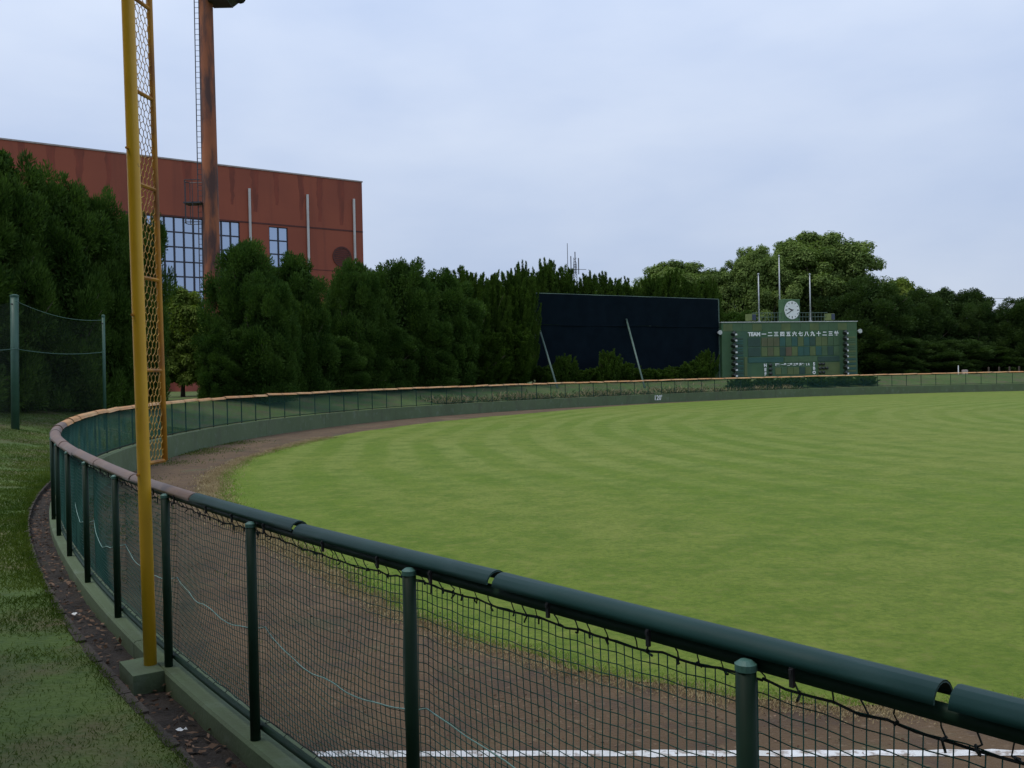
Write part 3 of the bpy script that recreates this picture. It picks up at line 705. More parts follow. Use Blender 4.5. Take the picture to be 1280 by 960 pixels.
# soot streaks: shallow dark tile strips running down from the coping
for px in list(range(30, 180, 36)) + [236, 292, 320, 347, 378, 401, 428]:
    x = fx(px); ww = rng.uniform(0.25, 0.5); hh = rng.uniform(3.2, 5.2)
    g = G(); seg = 8; V = []
    for k in range(seg+1):
        t = k/seg; cx = x + rng.normal(0, .05); w2 = ww * (1 - 0.55*t) * rng.uniform(.8, 1.15); V += [(cx-w2, -0.006, HB-0.05-t*hh), (cx+w2, -0.006, HB-0.05-t*hh)]
    g.add(V, [(2*k, 2*k+2, 2*k+3, 2*k+1) for k in range(seg)]); link('soot_streak', g.me('soot_streak'), MT['streak'], bld)
for wv in win_r:
    x0, x1, z0, z1, nc, nr_ = wv; fr = G(); t = 0.09
    cw_, ch_ = (x1-x0)/nc, (z1-z0)/nr_
    for k in range(nc+1): fr.box(x0+k*cw_-t, x0+k*cw_+t, 0.10, 0.22, z0-0.02, z1+0.02)
    for k in range(nr_+1):
        for c in range(nc): fr.box(x0+c*cw_+t, x0+(c+1)*cw_-t, 0.12, 0.20, z0+k*ch_-t*0.8, z0+k*ch_+t*0.8)
    wo_ = link('window', fr.me('window'), MT['frame'], bld)
    pg = G(); pg.box(-cw_/2, cw_/2, 0, 0.02, -ch_/2, ch_/2); pm = pg.me('pane')
    for c in range(nc):
        for k in range(nr_):
            o = link('pane', pm, MT['glass'], wo_, (x0+(c+.5)*cw_, 0.16, z0+(k+.5)*ch_)); o.rotation_euler = (rng.normal(0, .006), 0, rng.normal(0, .006))
for px, py in ((311, 236), (383.5, 243.5), (441.5, 249)):
    x, z = fac(px, py); g = G(); g.tube([(x, -0.16, 0.2), (x, -0.16, z)], 0.14, 10); link('downpipe', g.me('downpipe'), MT['pipe'], bld)
x, z = fac(427.5, 321); g = G(); nseg = 28
ring = [(x+1.15*math.cos(2*pi*k/nseg), z+1.15*math.sin(2*pi*k/nseg)) for k in range(nseg)]; ring2 = [(x+.98*math.cos(2*pi*k/nseg), z+.98*math.sin(2*pi*k/nseg)) for k in range(nseg)]
V = [(a, -0.10, c) for a, c in ring] + [(a, -0.10, c) for a, c in ring2] + [(a, -0.003, c) for a, c in ring] + [(a, -0.003, c) for a, c in ring2]
F = []
for k in range(nseg):
    q = (k+1) % nseg; F += [(k, q, nseg+q, nseg+k), (k, 2*nseg+k, 2*nseg+q, q), (nseg+k, nseg+q, 3*nseg+q, 3*nseg+k)]
g.add(V, F); ventm = link('round_vent', g.me('round_vent'), MT['joint'], bld)
for k in range(9):
    zz = z - 0.88 + k*0.22; hw = math.sqrt(max(0.05, 0.96 - (zz-z)**2)); g = G(); g.box(x-hw, x+hw, -0.07, -0.03, zz-.075, zz+.075); link('vent_slat', g.me('vent_slat'), MT['joint'], ventm)
# low plinth with a dark strip of openings, seen through the gap between the trees
x0, x1 = fx(205), fx(275)
g = G(); g.box(x0, x1, -6.0, -0.01, 0, 3.6); g.box(x0-.2, x1+.2, -6.2, -0.02, 3.61, 3.9); ann = link('entrance_block', g.me('entrance_block'), mat('salmon_tile', (0.34, 0.09, 0.06), (0.28, 0.07, 0.05), 0.6, 0.75), bld)
g = G(); g.box(x0+.5, x1-.5, -6.05, -6.004, 1.9, 2.7); link('window_strip', g.me('window_strip'), MT['frame'], ann)

# ------------------------------------------------------------------ floodlight mast
mb = pt(268.5, 470, 62.0); mz = ground_z(mb[0], mb[1])
mast = empty('floodlight_mast', (mb[0], mb[1], mz), 'tall rust-brown steel floodlight mast with a side ladder in front of the gymnasium', 'light mast')
HM = 30.6
g = G(); zs = np.linspace(0, HM, 9); g.tube([(0, 0, z) for z in zs], [0.60 - 0.0062*z - (0.0 if z < 24 else 0.0) for z in zs], 28); link('shaft', g.me('shaft', True), MT['rust'], mast)
for z in (9.0, 18.5, 26.5):
    g = G(); r = 0.60 - 0.0062*z + 0.004; g.tube([(0, 0, z-.03), (0, 0, z+.03)], r, 28, False); link('weld_ring', g.me('weld_ring', True), MT['rust'], mast)
lx = -0.86
lad = G()
for dx in (-0.0, 0.30): lad.tube([(lx+dx, -0.1, 0.5), (lx+dx+0.12, -0.1, HM)], 0.035, 5)
ladder = link('ladder', lad.me('ladder'), MT['darkmetal'], mast)
A = []; B = []
for z in np.arange(0.8, HM, 0.36): A.append((lx + .12*z/HM, -0.1, z)); B.append((lx+.30+.12*z/HM, -0.1, z))
V, F = prisms(A, B, 0.016, 4); link('rung', mesh_np('rung', V, F), MT['darkmetal'], ladder)
for z in np.arange(1.5, HM, 2.2):
    g = G(); g.tube([(lx+.28+.12*z/HM, -.1, z), (-0.45, 0, z)], 0.03, 4); link('bracket', g.me('bracket'), MT['darkmetal'], ladder)
# rest platform with hoops
zc = pt(250, 254, 62)[2] - mz
g = G(); g.box(-1.62, -0.5, -0.65, 0.35, zc-.10, zc); link('rest_platform', g.me('rest_platform'), MT['darkmetal'], mast)
for zz in (zc + 1.45, zc - 1.35):
    g = G(); g.tube([(-0.5, -.65, zz), (-1.5, -.65, zz), (-1.65, -.3, zz), (-1.65, .2, zz), (-1.5, .35, zz), (-.5, .35, zz)], 0.028, 5); link('hoop', g.me('hoop'), MT['darkmetal'], mast)
for x, y in ((-1.65, -.1), (-1.5, -.65), (-1.0, -.65), (-1.5, .35)):
    g = G(); g.tube([(x, y, zc-1.35), (x, y, zc+1.45)], 0.025, 5); link('guard_bar', g.me('guard_bar'), MT['darkmetal'], mast)
# lamp head: only its underside reaches the picture
zh = pt(290, 5, 62)[2] - mz
g = G(); g.box(0.3, 1.6, -0.7, 0.7, zh+.02, zh+.6); g.add([(1.6,-.7,zh+.05),(2.15,-.7,zh+.45),(2.15,.7,zh+.45),(1.6,.7,zh+.05),(1.6,-.7,zh+.6),(2.15,-.7,zh+.6),(2.15,.7,zh+.6),(1.6,.7,zh+.6)], [(0,3,2,1),(4,5,6,7),(0,1,5,4),(1,2,6,5),(2,3,7,6)]); link('lamp_cradle', g.me('lamp_cradle'), MT['darkmetal'], mast)
for k in range(4):
    for r_ in range(3):
        g = G(); cx, cz = 2.4 + 0.0*k - 1.6*k, zh + .55 + 1.0*r_
        if k == 0 and r_ == 0: cz = zh + 0.42
        elif r_ == 0 and k: cz += .5
        g.tube([(cx, .35, cz), (cx+.02, -.1, cz-.1), (cx+.04, -.5, cz-.22)], [0.12, 0.22, 0.38], 12); link('floodlight', g.me('floodlight', True), MT['darkmetal'], mast)
for r_ in range(3):
    g = G(); g.tube([(-2.8, .3, zh+1.2+r_), (2.8, .3, zh+1.2+r_)], 0.08, 6); link('cross_arm', g.me('cross_arm'), MT['rust'], mast)

# ------------------------------------------------------------------ batter's eye screen
SL = pt(671, 450, 86.5)[:2]; SR = pt(898.5, 450, 98.5)[:2]
sv_ = (SR - SL); WS = np.linalg.norm(sv_); sv_ /= WS; sang = math.atan2(sv_[1], sv_[0])
zs0 = ground_z(*SL); ztop = 0.5*(pt(671, 366, 86.5)[2] + pt(898, 374.5, 98.5)[2]) - zs0
bs = empty('batters_eye_screen', (*SL, zs0), 'huge dark navy batters eye screen standing beside the scoreboard', 'screen', rotz=sang)
def sheet(x0, x1, z0, z1, name, nx=40, nz=10):
    V = []; F = []
    for k in range(nz+1):
        for i in range(nx+1):
            x = x0+(x1-x0)*i/nx; z = z0+(z1-z0)*k/nz; V.append((x, -0.06 + 0.05*math.sin(x*1.1)*math.sin(z*.9) + rng.normal(0, .012), z + (0.04*math.sin(x*.5+1) if k in (0,) else 0)))
    for k in range(nz):
        for i in range(nx): F.append((k*(nx+1)+i, k*(nx+1)+i+1, (k+1)*(nx+1)+i+1, (k+1)*(nx+1)+i))
    g = G(); g.add(V, F); return link(name, smooth(g.me(name)), MT['screen'], bs)
zm = ztop - 3.0
sheet(0, WS, zm+.03, ztop, 'net_sheet'); sheet(0, WS, 0.9, zm-.03, 'net_sheet')
for x in np.linspace(0, WS, 6):
    g = G(); g.tube([(x, 0.12, 0), (x, 0.12, ztop)], 0.10, 10); link('column', g.me('column', True), MT['strut'], bs)
for z, y in ((ztop, 0), (zm, -0.1)):
    g = G(); g.tube([(-.05, y, z), (WS+.05, y, z)], 0.045, 6); link('edge_rail', g.me('edge_rail'), MT['strut'] if z == ztop else MT['screen'], bs)
g = G(); g.tube([(WS+.05, -0.05, 0), (WS+.05, -0.05, ztop)], 0.07, 8); link('edge_rail', g.me('edge_rail'), MT['strut'], bs)
inv = Matrix.Rotation(-sang, 3, 'Z')
def loc_of(P): v = inv @ Vector((P[0]-SL[0], P[1]-SL[1], 0)); return v.x, v.y, P[2]-zs0
for (a, c, d0, d1) in (((671, 400), (697, 497), 86.4, 79.0), ((783, 399), (806, 490), 92.0, 84.0)):
    g = G(); pb = pt(*c, d1); zg = ground_z(pb[0], pb[1]); pb[2] = zg; g.tube([loc_of(pt(*a, d0)), loc_of(pb)], 0.09, 10); link('raking_strut', g.me('raking_strut', True), MT['strut'], bs)

# ------------------------------------------------------------------ scoreboard
BL = pt(902.5, 440, 98.0)[:2]; BR = pt(1071.5, 440, 101.5)[:2]
bv = BR - BL; WSB = np.linalg.norm(bv); bv /= WSB; gang = math.atan2(bv[1], bv[0]); zg = ground_z(*((BL+BR)/2))
zt_ = 0.5*(pt(902, 403, 98)[2] + pt(1071, 402, 101.5)[2]); HS = zt_ - zg
sb = empty('scoreboard', (*BL, zg), 'green hand-operated baseball scoreboard with white lettering beyond centre field', 'scoreboard', rotz=gang)
X = lambda zx: (zx - 80) / 1080.0 * WSB           # board coordinates read off an enlarged view
ZZ = lambda zy: HS - (zy - 72) * 0.0868 / 6.4
g = G(); g.box(0, WSB, 0, 1.8, 0, HS-.02); link('cabinet', g.me('cabinet'), MT['board'], sb)
g = G(); g.box(-.06, WSB+.06, -.10, 1.86, HS-.02, HS+.06); link('roof_trim', g.me('roof_trim'), MT['lampwhite'], sb)
def panel(x0, x1, y0, y1, m, name='score_panel', dp=0.05):
    g = G(); g.bbox(x0+.02, x1-.02, -dp, -0.002, y1+.02, y0-.02, 0.015); return link(name, g.me(name), PANEL[m], sb)
row1 = [3,3,3,1,0,1,2,1,4,2,2,0,0]; row2 = [2,3,2,4,5,2,1,1,2,1,0,4,0]
panel(X(280), X(380), ZZ(192), ZZ(266), 4); panel(X(280), X(380), ZZ(270), ZZ(344), 4)
for k in range(13):
    a = X(386 + k*48.2); c = X(386 + (k+1)*48.2)
    panel(a, c, ZZ(192), ZZ(266), row1[k]); panel(a, c, ZZ(270), ZZ(344), row2[k])
for k in range(8):
    panel(X(186), X(246), ZZ(192 + k*19), ZZ(192 + (k+1)*19 - 2), 1 if k % 3 else 4, 'name_plate', 0.04); panel(X(186), X(246), ZZ(350 + k*19), ZZ(350 + (k+1)*19 - 2), 1 if k % 2 else 4, 'name_plate', 0.04)
    panel(X(1075), X(1150), ZZ(192 + k*19), ZZ(192 + (k+1)*19 - 2), 0 if k % 3 else 2, 'name_plate', 0.04); panel(X(1075), X(1150), ZZ(350 + k*19), ZZ(350 + (k+1)*19 - 2), 1 if k % 2 else 2, 'name_plate', 0.04)
panel(X(250), X(275), ZZ(345), ZZ(500), 2, 'trim_panel'); panel(X(280), X(560), ZZ(350), ZZ(394), 1, 'trim_panel'); panel(X(565), X(830), ZZ(350), ZZ(394), 0, 'trim_panel'); panel(X(835), X(1015), ZZ(350), ZZ(394), 4, 'trim_panel')
for k in range(6): panel(X(492 + k*48), X(492 + (k+1)*48), ZZ(432), ZZ(492), (2, 0, 2, 2, 4, 2)[k], 'umpire_panel')
panel(X(835), X(1015), ZZ(398), ZZ(500), 2, 'trim_panel', 0.03)
for k in range(14): panel(X(90 + k*76), X(90 + (k+1)*76), ZZ(82), ZZ(143), 0 if k % 3 else 2, 'cladding_panel', 0.02)
def letter(t, zx, zy, size, b=0.012):
    o = link('lettering', text_mesh(t, size, 0.02, 'lettering', b), MT['white'], sb, (X(zx), -0.075, ZZ(zy))); o['label'] = 'white lettering ' + t; return o
letter('TEAM', 330, 168, 0.56, 0.03)
for k, ch_ in enumerate('一二三四五六七八九十二三計'): letter(ch_, 406 + k*48.6, 170, 0.54, 0.024)
for k, ch_ in enumerate('HEF'): letter(ch_, 413, 416 + k*34, 0.46, 0.025)
for k, ch_ in enumerate(('球審', '一塁', '二塁', '三塁', '外審', 'L R')): letter(ch_, 512 + k*48, 413, 0.31, 0.014)
for k, ch_ in enumerate('SBO'): letter(ch_, 802, 412 + k*34, 0.46, 0.025)
for k in range(3):
    for c in range((2, 3, 2)[k]):
        g = G(); cx, cz = X(848 + c*28), ZZ(412 + k*34); g.tube([(cx, -0.002, cz), (cx, -0.22, cz)], [0.13, 0.17], 12); link('count_lamp', g.me('count_lamp', True), MT['lampdark'], sb)
    g = G(); cx, cz = X(452), ZZ(414 + k*34); g.tube([(cx, -0.002, cz), (cx, -0.22, cz)], [0.15, 0.2], 12); link('count_lamp', g.me('count_lamp', True), MT['lampdark'], sb)
def board_lamp(cx, cz):
    g = G(); g.tube([(cx+.22, -.01, cz+.22), (cx+.06, -.55, cz+.24), (cx-.16, -.75, cz-.02)], 0.055, 6); g.tube([(cx-.04, -.66, cz+.10), (cx-.30, -.84, cz-.16)], [0.14, 0.25], 10); g.box(cx+.06, cx+.40, -.30, -.002, cz-.02, cz+.20)
    o = link('board_lamp', g.me('board_lamp'), MT['lampdark'], sb); g = G(); g.box(cx+.22, cx+.46, -.36, -.302, cz-.20, cz-.02); link('lamp_box', g.me('lamp_box'), MT['white'], o)
for zx in (158, 1044):
    for k in range(8): board_lamp(X(zx), ZZ(160 + k*46.5))
for x in (-0.35, WSB+.2):
    g = G(); g.tube([(x+.1, .5, ZZ(150)), (x+.1, -.2, ZZ(150))], [0.08, 0.24], 12); g.box(min(x, x)+.02, x+.2, .5, .9, ZZ(150)-.1, ZZ(150)+.1); link('side_horn', g.me('side_horn'), MT['lampwhite'], sb)
# roof railing
zr = HS + .06; A = []; B = []
rl = G()
for z in (zr+.95, zr+.5): rl.tube([(X(330), .25, z), (X(930), .25, z)], 0.03, 5)
rail_o = link('railing', rl.me('railing'), MT['strut'], sb)
bm_ = G(); bm_.tube([(0, .25, zr), (0, .25, zr+.95)], 0.022, 5); bmm = bm_.me('baluster')
for zx in range(330, 935, 25):
    if not (560 < zx < 705): link('baluster', bmm, MT['strut'], rail_o, (X(zx), 0, 0))
Rz = Matrix.Rotation(gang, 3, 'Z')
def board_world(x, y, z): v = Rz @ Vector((x, y, 0)); return (BL[0]+v.x, BL[1]+v.y, zg+z)
ck = empty('scoreboard_clock', board_world(X(636), 0.5, zr), 'round white clock in a green box on top of the scoreboard', 'clock', rotz=gang + 0.16)
g = G(); g.bbox(-1.12, 1.12, -.35, .45, 0, 2.42, 0.04); link('clock_box', g.me('clock_box'), MT['board'], ck)
def disc(r, y0, y1, n=40, cz=1.24):
    V = [(r*math.cos(2*pi*k/n), y0, cz+r*math.sin(2*pi*k/n)) for k in range(n)] + [(r*math.cos(2*pi*k/n), y1, cz+r*math.sin(2*pi*k/n)) for k in range(n)]
    F = [tuple(range(n)), tuple(range(2*n-1, n-1, -1))] + [(k, n+k, n+(k+1) % n, (k+1) % n) for k in range(n)]; g = G(); g.add(V, F); return g
face = link('clock_face', disc(0.99, -.40, -.351).me('clock_face'), MT['white'], ck)
def bar(ang, r0, r1, w, y, name, par):
    a = math.radians(90 - ang); ux, uz = math.cos(a), math.sin(a); V = []
    for yy in (y, y-.015):
        for r_, sg in ((r0, -1), (r0, 1), (r1, 1), (r1, -1)): V.append((ux*r_ - uz*sg*w, yy, 1.24 + uz*r_ + ux*sg*w))
    g = G(); g.add(V, [(0,1,2,3),(7,6,5,4),(0,4,5,1),(1,5,6,2),(2,6,7,3),(3,7,4,0)]); link(name, g.me(name), MT['black'], par)
for k in range(12): bar(k*30, 0.66 if k % 3 == 0 else .74, 0.90, 0.045 if k % 3 == 0 else 0.03, -.403, 'hour_mark', face)
bar(291, -.12, 0.52, 0.05, -.425, 'hour_hand', ck); bar(239, -.15, 0.80, 0.035, -.445, 'minute_hand', ck)
for zx, top, lb in ((405, 343, 'pale flagpole rising left of the scoreboard clock'), (572, 320, 'tallest pale flagpole rising just behind the scoreboard clock'), (818, 343, 'pale flagpole rising right of the scoreboard clock')):
    p = board_world(X(zx), 0.9, zr); h = pt(980, top, 100)[2] - p[2]
    f_ = empty('flagpole', p, lb, 'flagpole', 'flagpoles on the scoreboard roof')
    g = G(); g.tube([(0, 0, 0), (0, 0, h)], [0.085, 0.055], 10); link('shaft', g.me('shaft', True), MT['polegrey'], f_)
    g = G(); g.tube([(0, 0, h), (0, 0, h+.05), (0, 0, h+.12), (0, 0, h+.18)], [0.05, 0.11, 0.11, 0.03], 10); link('finial', g.me('finial', True), MT['polegrey'], f_)
    g = G(); g.box(-.14, .14, -.14, .14, -0.0, .12); link('foot', g.me('foot'), MT['polegrey'], f_)
for zx, lb in ((318, 'boxy olive loudspeaker on the scoreboard roof left of the clock'), (950, 'boxy olive loudspeaker on the scoreboard roof right of the clock')):
    s_ = empty('loudspeaker', board_world(X(zx), .3, zr), lb, 'loudspeaker', 'loudspeakers on the scoreboard roof', rotz=gang + 0.55)
    g = G(); g.bbox(-.42, .42, -.4, .4, 0.12, .84, .03); g.box(-.3, .3, -.3, .3, 0, .118); link('case', g.me('case'), MT['speaker'], s_)
    g = G(); g.box(-.36, .36, -.43, -.402, .17, .80); link('grille', g.me('grille'), MT['speakerface'], s_)

# ------------------------------------------------------------------ side net posts on the left bank
p1 = pt(19, 533, 30.0); p1[2] = ground_z(p1[0], p1[1]); t1 = pt(18, 371, 30.0)
p2 = pt(131, 520, 34.0); p2[2] = ground_z(p2[0], p2[1]); t2 = pt(129, 396, 34.0)
def netpost(p, t, r, lb):
    o = empty('net_post', p, lb, 'post', 'green posts of the side net'); g = G(); g.tube([(0, 0, -.1), (t[0]-p[0], t[1]-p[1], t[2]-p[2])], r, 14); link('shaft', g.me('shaft', True), MT['netpost'], o)
    g = G(); q = t - p; g.tube([q, q + (0, 0, .05), q + (0, 0, .08)], [r+.012, r+.012, r*.5], 14); link('post_cap', g.me('post_cap'), MT['netpost'], o)
    g = G(); g.tube([q + (0, -r-.01, -.25), q + (0, -r-.08, -.25)], .025, 6); link('cable_hook', g.me('cable_hook'), MT['darkmetal'], o)
netpost(p1, t1, 0.125, 'stout pale green post at the far left in front of the dark trees')
netpost(p2, t2, 0.055, 'thin green post behind the bend of the net fence in front of the dark trees')
def cable(a, c, sag, r, lb, m):
    P = [a + (c-a)*t - (0, 0, sag*4*t*(1-t)) for t in np.linspace(0, 1, 14)]; o = np.array(P[0]); g = G(); g.tube([p-o for p in P], r, 5)
    tag(link('cable', g.me('cable', True), m, None, o), lb, 'cable', 'cables of the side net')
cable(pt(19, 436, 29.8), pt(130, 440, 33.9), 0.12, .014, 'thin teal cable strung midway between the two green net posts', MT['netpost'])
cable(pt(19, 376, 29.8), pt(129, 400, 33.9), 0.22, .012, 'thin sagging cable strung between the tops of the green net posts', MT['netpost'])
cable(pt(-60, 437, 26), pt(18, 436, 29.8), 0.05, .014, 'thin teal cable running out of view left from the stout green net post', MT['netpost'])

def side_net(a0, a1, b0, b1, lb):
    """net panel hung between two verticals a0-a1 (left) and b0-b1 (right)"""
    A = []; B = []; W = np.linalg.norm(b0 - a0); H = np.linalg.norm(a1 - a0); nv, nh = int(W/.055), int(H/.055)
    def S(t, v):
        p = (a0*(1-t) + b0*t)*(1-v) + (a1*(1-t) + b1*t)*v; p = p + (0, 0.10*math.sin(pi*t)*math.sin(2.2*v + 3*t), -0.22*v*4*t*(1-t)); return p
    for k in range(nv+1):
        q = [S(k/nv, v) for v in np.linspace(0, 1, 7)]; A += q[:-1]; B += q[1:]
    for k in range(nh+1):
        q = [S(t, k/nh) for t in np.linspace(0, 1, 9)]; A += q[:-1]; B += q[1:]
    V, F = prisms(np.array(A) - a0, np.array(B) - a0, 0.0023, 3)
    tag(link('side_net', mesh_np('side_net', V, F), MT['sidenet'], None, a0), lb, 'net', 'side net panels')
MT['sidenet'] = mat('side_net_twine', (0.008, 0.022, 0.015), (0.012, 0.032, 0.022), 3, 0.8, coord='World')
q1 = p1 + (0.14, -.02, .12); q2 = p2 + (-.07, -.02, .12); l0 = pt(-60, 560, 26.0); l0[2] = ground_z(l0[0], l0[1]) + .12
side_net(q1, np.array((t1[0]+.14, t1[1]-.02, t1[2]-.2)), q2, np.array((t2[0]-.07, t2[1]-.02, t2[2]-.2)), 'dark green net hung between the two green net posts')
side_net(l0, np.array((l0[0], l0[1], t1[2]-.2)), p1 + (-.14, -.02, .12), np.array((t1[0]-.14, t1[1]-.02, t1[2]-.2)), 'dark green net running out of view left of the stout green post')
# ------------------------------------------------------------------ far antennas and small things beyond the fence
def antenna(px, y0, d, lattice, lb):
    b_ = pt(px, 470, d); z0 = 1.6; h = pt(px, y0, d)[2] - z0; o = empty('antenna_mast', (b_[0], b_[1], z0), lb, 'antenna')
    g = G()
    if lattice:
        for a in range(3): g.tube([(0.7*math.cos(a*2.1), .7*math.sin(a*2.1), 0), (.35*math.cos(a*2.1), .35*math.sin(a*2.1), h-1.5)], .06, 5)
        link('legs', g.me('legs'), MT['darkmetal'], o); g = G()
        for k in range(int(h)):
            r = .7 - .35*k/h; r2 = .7 - .35*(k+1)/h
            for a in range(3): g.tube([(r*math.cos(a*2.1), r*math.sin(a*2.1), k), (r2*math.cos((a+1)*2.1), r2*math.sin((a+1)*2.1), k+1)], .035, 4)
        link('bracing', g.me('bracing'), MT['darkmetal'], o)
        for a, hh in ((-.7, 0), (.1, .8), (.75, -.4)):
            g = G(); g.tube([(a, 0, h-3.5), (a, 0, h+hh)], .09, 6); link('aerial', g.me('aerial'), MT['darkmetal'], o)
        g = G(); g.tube([(-.8, 0, h-2.5), (2.2, 0, h-2.6)], .05, 5); link('cross_arm', g.me('cross_arm'), MT['darkmetal'], o)
    else:
        g.tube([(0, 0, 0), (0, 0, h)], [.10, .05], 6); link('shaft', g.me('shaft'), MT['darkmetal'], o)
antenna(712.3, 304, 170, False, 'thin lone antenna mast above the junipers left of the lattice mast')
antenna(721, 320, 175, True, 'lattice antenna mast with short aerials above the junipers')
for px, lb, hh, m in ((1198, 'short white stake on the grass beyond the right fence', 1.0, 'white'), (1206, 'squat pale marker block beside the white stake beyond the right fence', .5, 'coping'), (1236, 'short brown bollard nearest the white stake beyond the right fence', .75, 'bark'), (1249, 'middle short brown bollard beyond the right fence', .75, 'bark'), (1262, 'third short brown bollard beyond the right fence', .75, 'bark'), (1274, 'rightmost short brown bollard beyond the right fence', .75, 'bark')):
    p = pt(px, 466, 104.0); p[2] = ground_z(p[0], p[1]); o = empty('marker_stake' if m == 'white' else ('marker_block' if m == 'coping' else 'bollard'), p, lb, 'stake' if m == 'white' else ('marker' if m == 'coping' else 'bollard'))
    g = G(); r = .06 if m == 'white' else (.35 if m == 'coping' else .1); g.tube([(0, 0, -.1), (0, 0, hh*.93), (0, 0, hh)], [r, r, r*.6], 8); link('shaft', g.me('shaft'), MT[m], o)
P = [pt(1200 + 20*k, 372 + .4*k, 240) for k in range(12)]; o = np.array(P[0]); g = G(); g.tube([p-o for p in P], .05, 4)
tag(link('power_line', g.me('power_line'), MT['darkmetal'], None, o), 'thin distant power line crossing the sky gap at the far right', 'power line')

# ------------------------------------------------------------------ trees
def unit(n):
    v = rng.normal(0, 1, (n, 3)); return v / np.linalg.norm(v, axis=1, keepdims=True)
def crown(h, z0, r, prof, ncl, nleaf, rc, L, Wd, style, lobes=3, inner=0.25):
    """leaf mesh for a crown of height h; prof(t) radius profile 0..1; clumps of leaves near the surface"""
    ph = rng.uniform(0, 6.28, 4); Vs = []
    C = []; 
    while len(C) < ncl:
        t = rng.random(); a = rng.uniform(0, 6.28); pr = prof(t)
        if rng.random() > pr + 0.12: continue
        rad = r * pr * (1 + 0.16*math.sin(lobes*a + ph[0] + 3*t) + 0.12*math.sin(2*a + ph[1] - 5*t))
        f = 1 - inner * rng.random()**1.5 if rng.random() < 0.82 else rng.random()*0.7
        C.append((math.cos(a)*rad*f, math.sin(a)*rad*f, z0 + t*(h - z0), t))
    C = np.array(C); per = nleaf // ncl
    for c in C:
        cr_ = rc * rng.uniform(0.6, 1.25) * (0.75 if c[3] > 0.85 else 1.0)
        n = int(per * (cr_/rc)**1.5); o = unit(n); rad = cr_ * rng.random(n)**0.45
        outw = np.array((c[0], c[1], 0.0)); outw /= max(np.linalg.norm(outw), .3)
        if style == 'flame':
            ax = np.array((outw[0]*.30, outw[1]*.30, 1.0)); ax /= np.linalg.norm(ax); hl = cr_ * rng.uniform(1.4, 2.8)
            q = rng.random(n)**0.8; wr = cr_ * 0.5 * np.sqrt(np.maximum(0.0, 1-q)) * (0.35 + 0.65*np.minimum(1, q*5))
            P = np.array(c[:3]) + ax * (q*hl*1.5 - hl*.5)[:, None] + o * (wr * rng.random(n)**.35)[:, None]
            up = o*0.55 + ax*1.0 + rng.normal(0, .25, (n, 3)); nr_ = o + rng.normal(0, .5, (n, 3))
        elif style == 'feather':
            P = np.array(c[:3]) + o * rad[:, None] * (1, 1, 1.15); up = o*.8 + outw*.35 + np.array((0, 0, .75)) + rng.normal(0, .35, (n, 3)); nr_ = o + rng.normal(0, .6, (n, 3))
        else:
            P = np.array(c[:3]) + o * rad[:, None] * (1, 1, .72); nr_ = o*.9 + np.array((0, 0, .8)) + rng.normal(0, .32, (n, 3)); up = np.cross(nr_, rng.normal(0, 1, (n, 3))) + (0, 0, -.1)
        k = P[:, 2] > z0 * 0.6; P, up, nr_ = P[k], up[k], nr_[k]; n = len(P)
        V, _ = leaves_np(P, nr_, up, L * rng.uniform(.6, 1.3, n), Wd * rng.uniform(.7, 1.2, n)); Vs.append(V)
    nf = int(nleaf * 0.28); t = rng.random(nf)**1.1; a = rng.uniform(0, 6.28, nf); pr = np.array([prof(q) for q in t])
    q = r * pr * 0.80 * np.sqrt(rng.random(nf)); P = np.c_[np.cos(a)*q, np.sin(a)*q, z0 + t*(h - z0)*0.96]      # leaves filling the inside
    W, _ = leaves_np(P, unit(nf), unit(nf) + (0, 0, .4), L*1.2*rng.uniform(.7, 1.3, nf), Wd*1.5*rng.uniform(.7, 1.2, nf)); Vs.append(W)
    V = np.concatenate(Vs)
    if style == 'flame':                                   # slim leaders standing clear of the crown
        for _ in range(7):
            a = rng.uniform(0, 6.28); q = rng.random(); c0 = np.array((math.cos(a)*r*.6*q, math.sin(a)*r*.6*q, h*rng.uniform(.84, .93))); n = 420
            hl = h * rng.uniform(.09, .17); t = rng.random(n); o = unit(n); P = c0 + np.c_[0.08*t*math.cos(a), 0.08*t*math.sin(a), t*hl] + o * ((.17*r*(1-t)**.8 + .02) * rng.random(n)**.5)[:, None]
            W, _ = leaves_np(P, o + rng.normal(0, .5, (n, 3)), o*.4 + (0, 0, 1.0), L*.9*rng.uniform(.6, 1.2, n), Wd*rng.uniform(.7, 1.1, n)); V = np.concatenate([V, W])
    V[:, 2] *= h / np.percentile(V[:, 2], 99.97 if style != 'flame' else 99.9); V[:, :2] *= r / np.percentile(np.hypot(V[:, 0], V[:, 1]), 98)
    return mesh_np('crown', V, np.arange(len(V)).reshape(-1, 4)), C
def trunk(h, r, C, n_limb, zlo=0.25):
    g = G(); pts = []; x = y = 0.0
    for t in np.linspace(0, 1, 7): pts.append((x, y, t*h*.86 - .3*(t == 0))); x += rng.normal(0, .02*h*.3); y += rng.normal(0, .02*h*.3)
    g.tube(pts, [r*(1.35 if i == 0 else 1) * (1 - .78*i/6) for i in range(7)], 9)
    idx = rng.choice(len(C), min(n_limb, len(C)), replace=False)
    for i in idx:
        c = C[i]; zb = max(.12*h, c[2] - np.hypot(c[0], c[1])*.9 - .1*h); zb = min(zb, .8*h); k = min(int(zb/(h*.86)*6), 5); b0 = np.array(pts[k]); b0[2] = zb
        m = (b0 + c[:3]) / 2 + rng.normal(0, .15, 3) + (0, 0, -.1); rr = r * .42 * (1 - .6*zb/h); g.tube([b0, m, c[:3]], [rr, rr*.6, rr*.2], 5)
    return g.me('trunk', True)
ovoid = lambda t: (0.90 + 0.10*min(1, t*4)) * math.sqrt(max(0, 1 - max(0, (t-.45)/.56)**2.2))
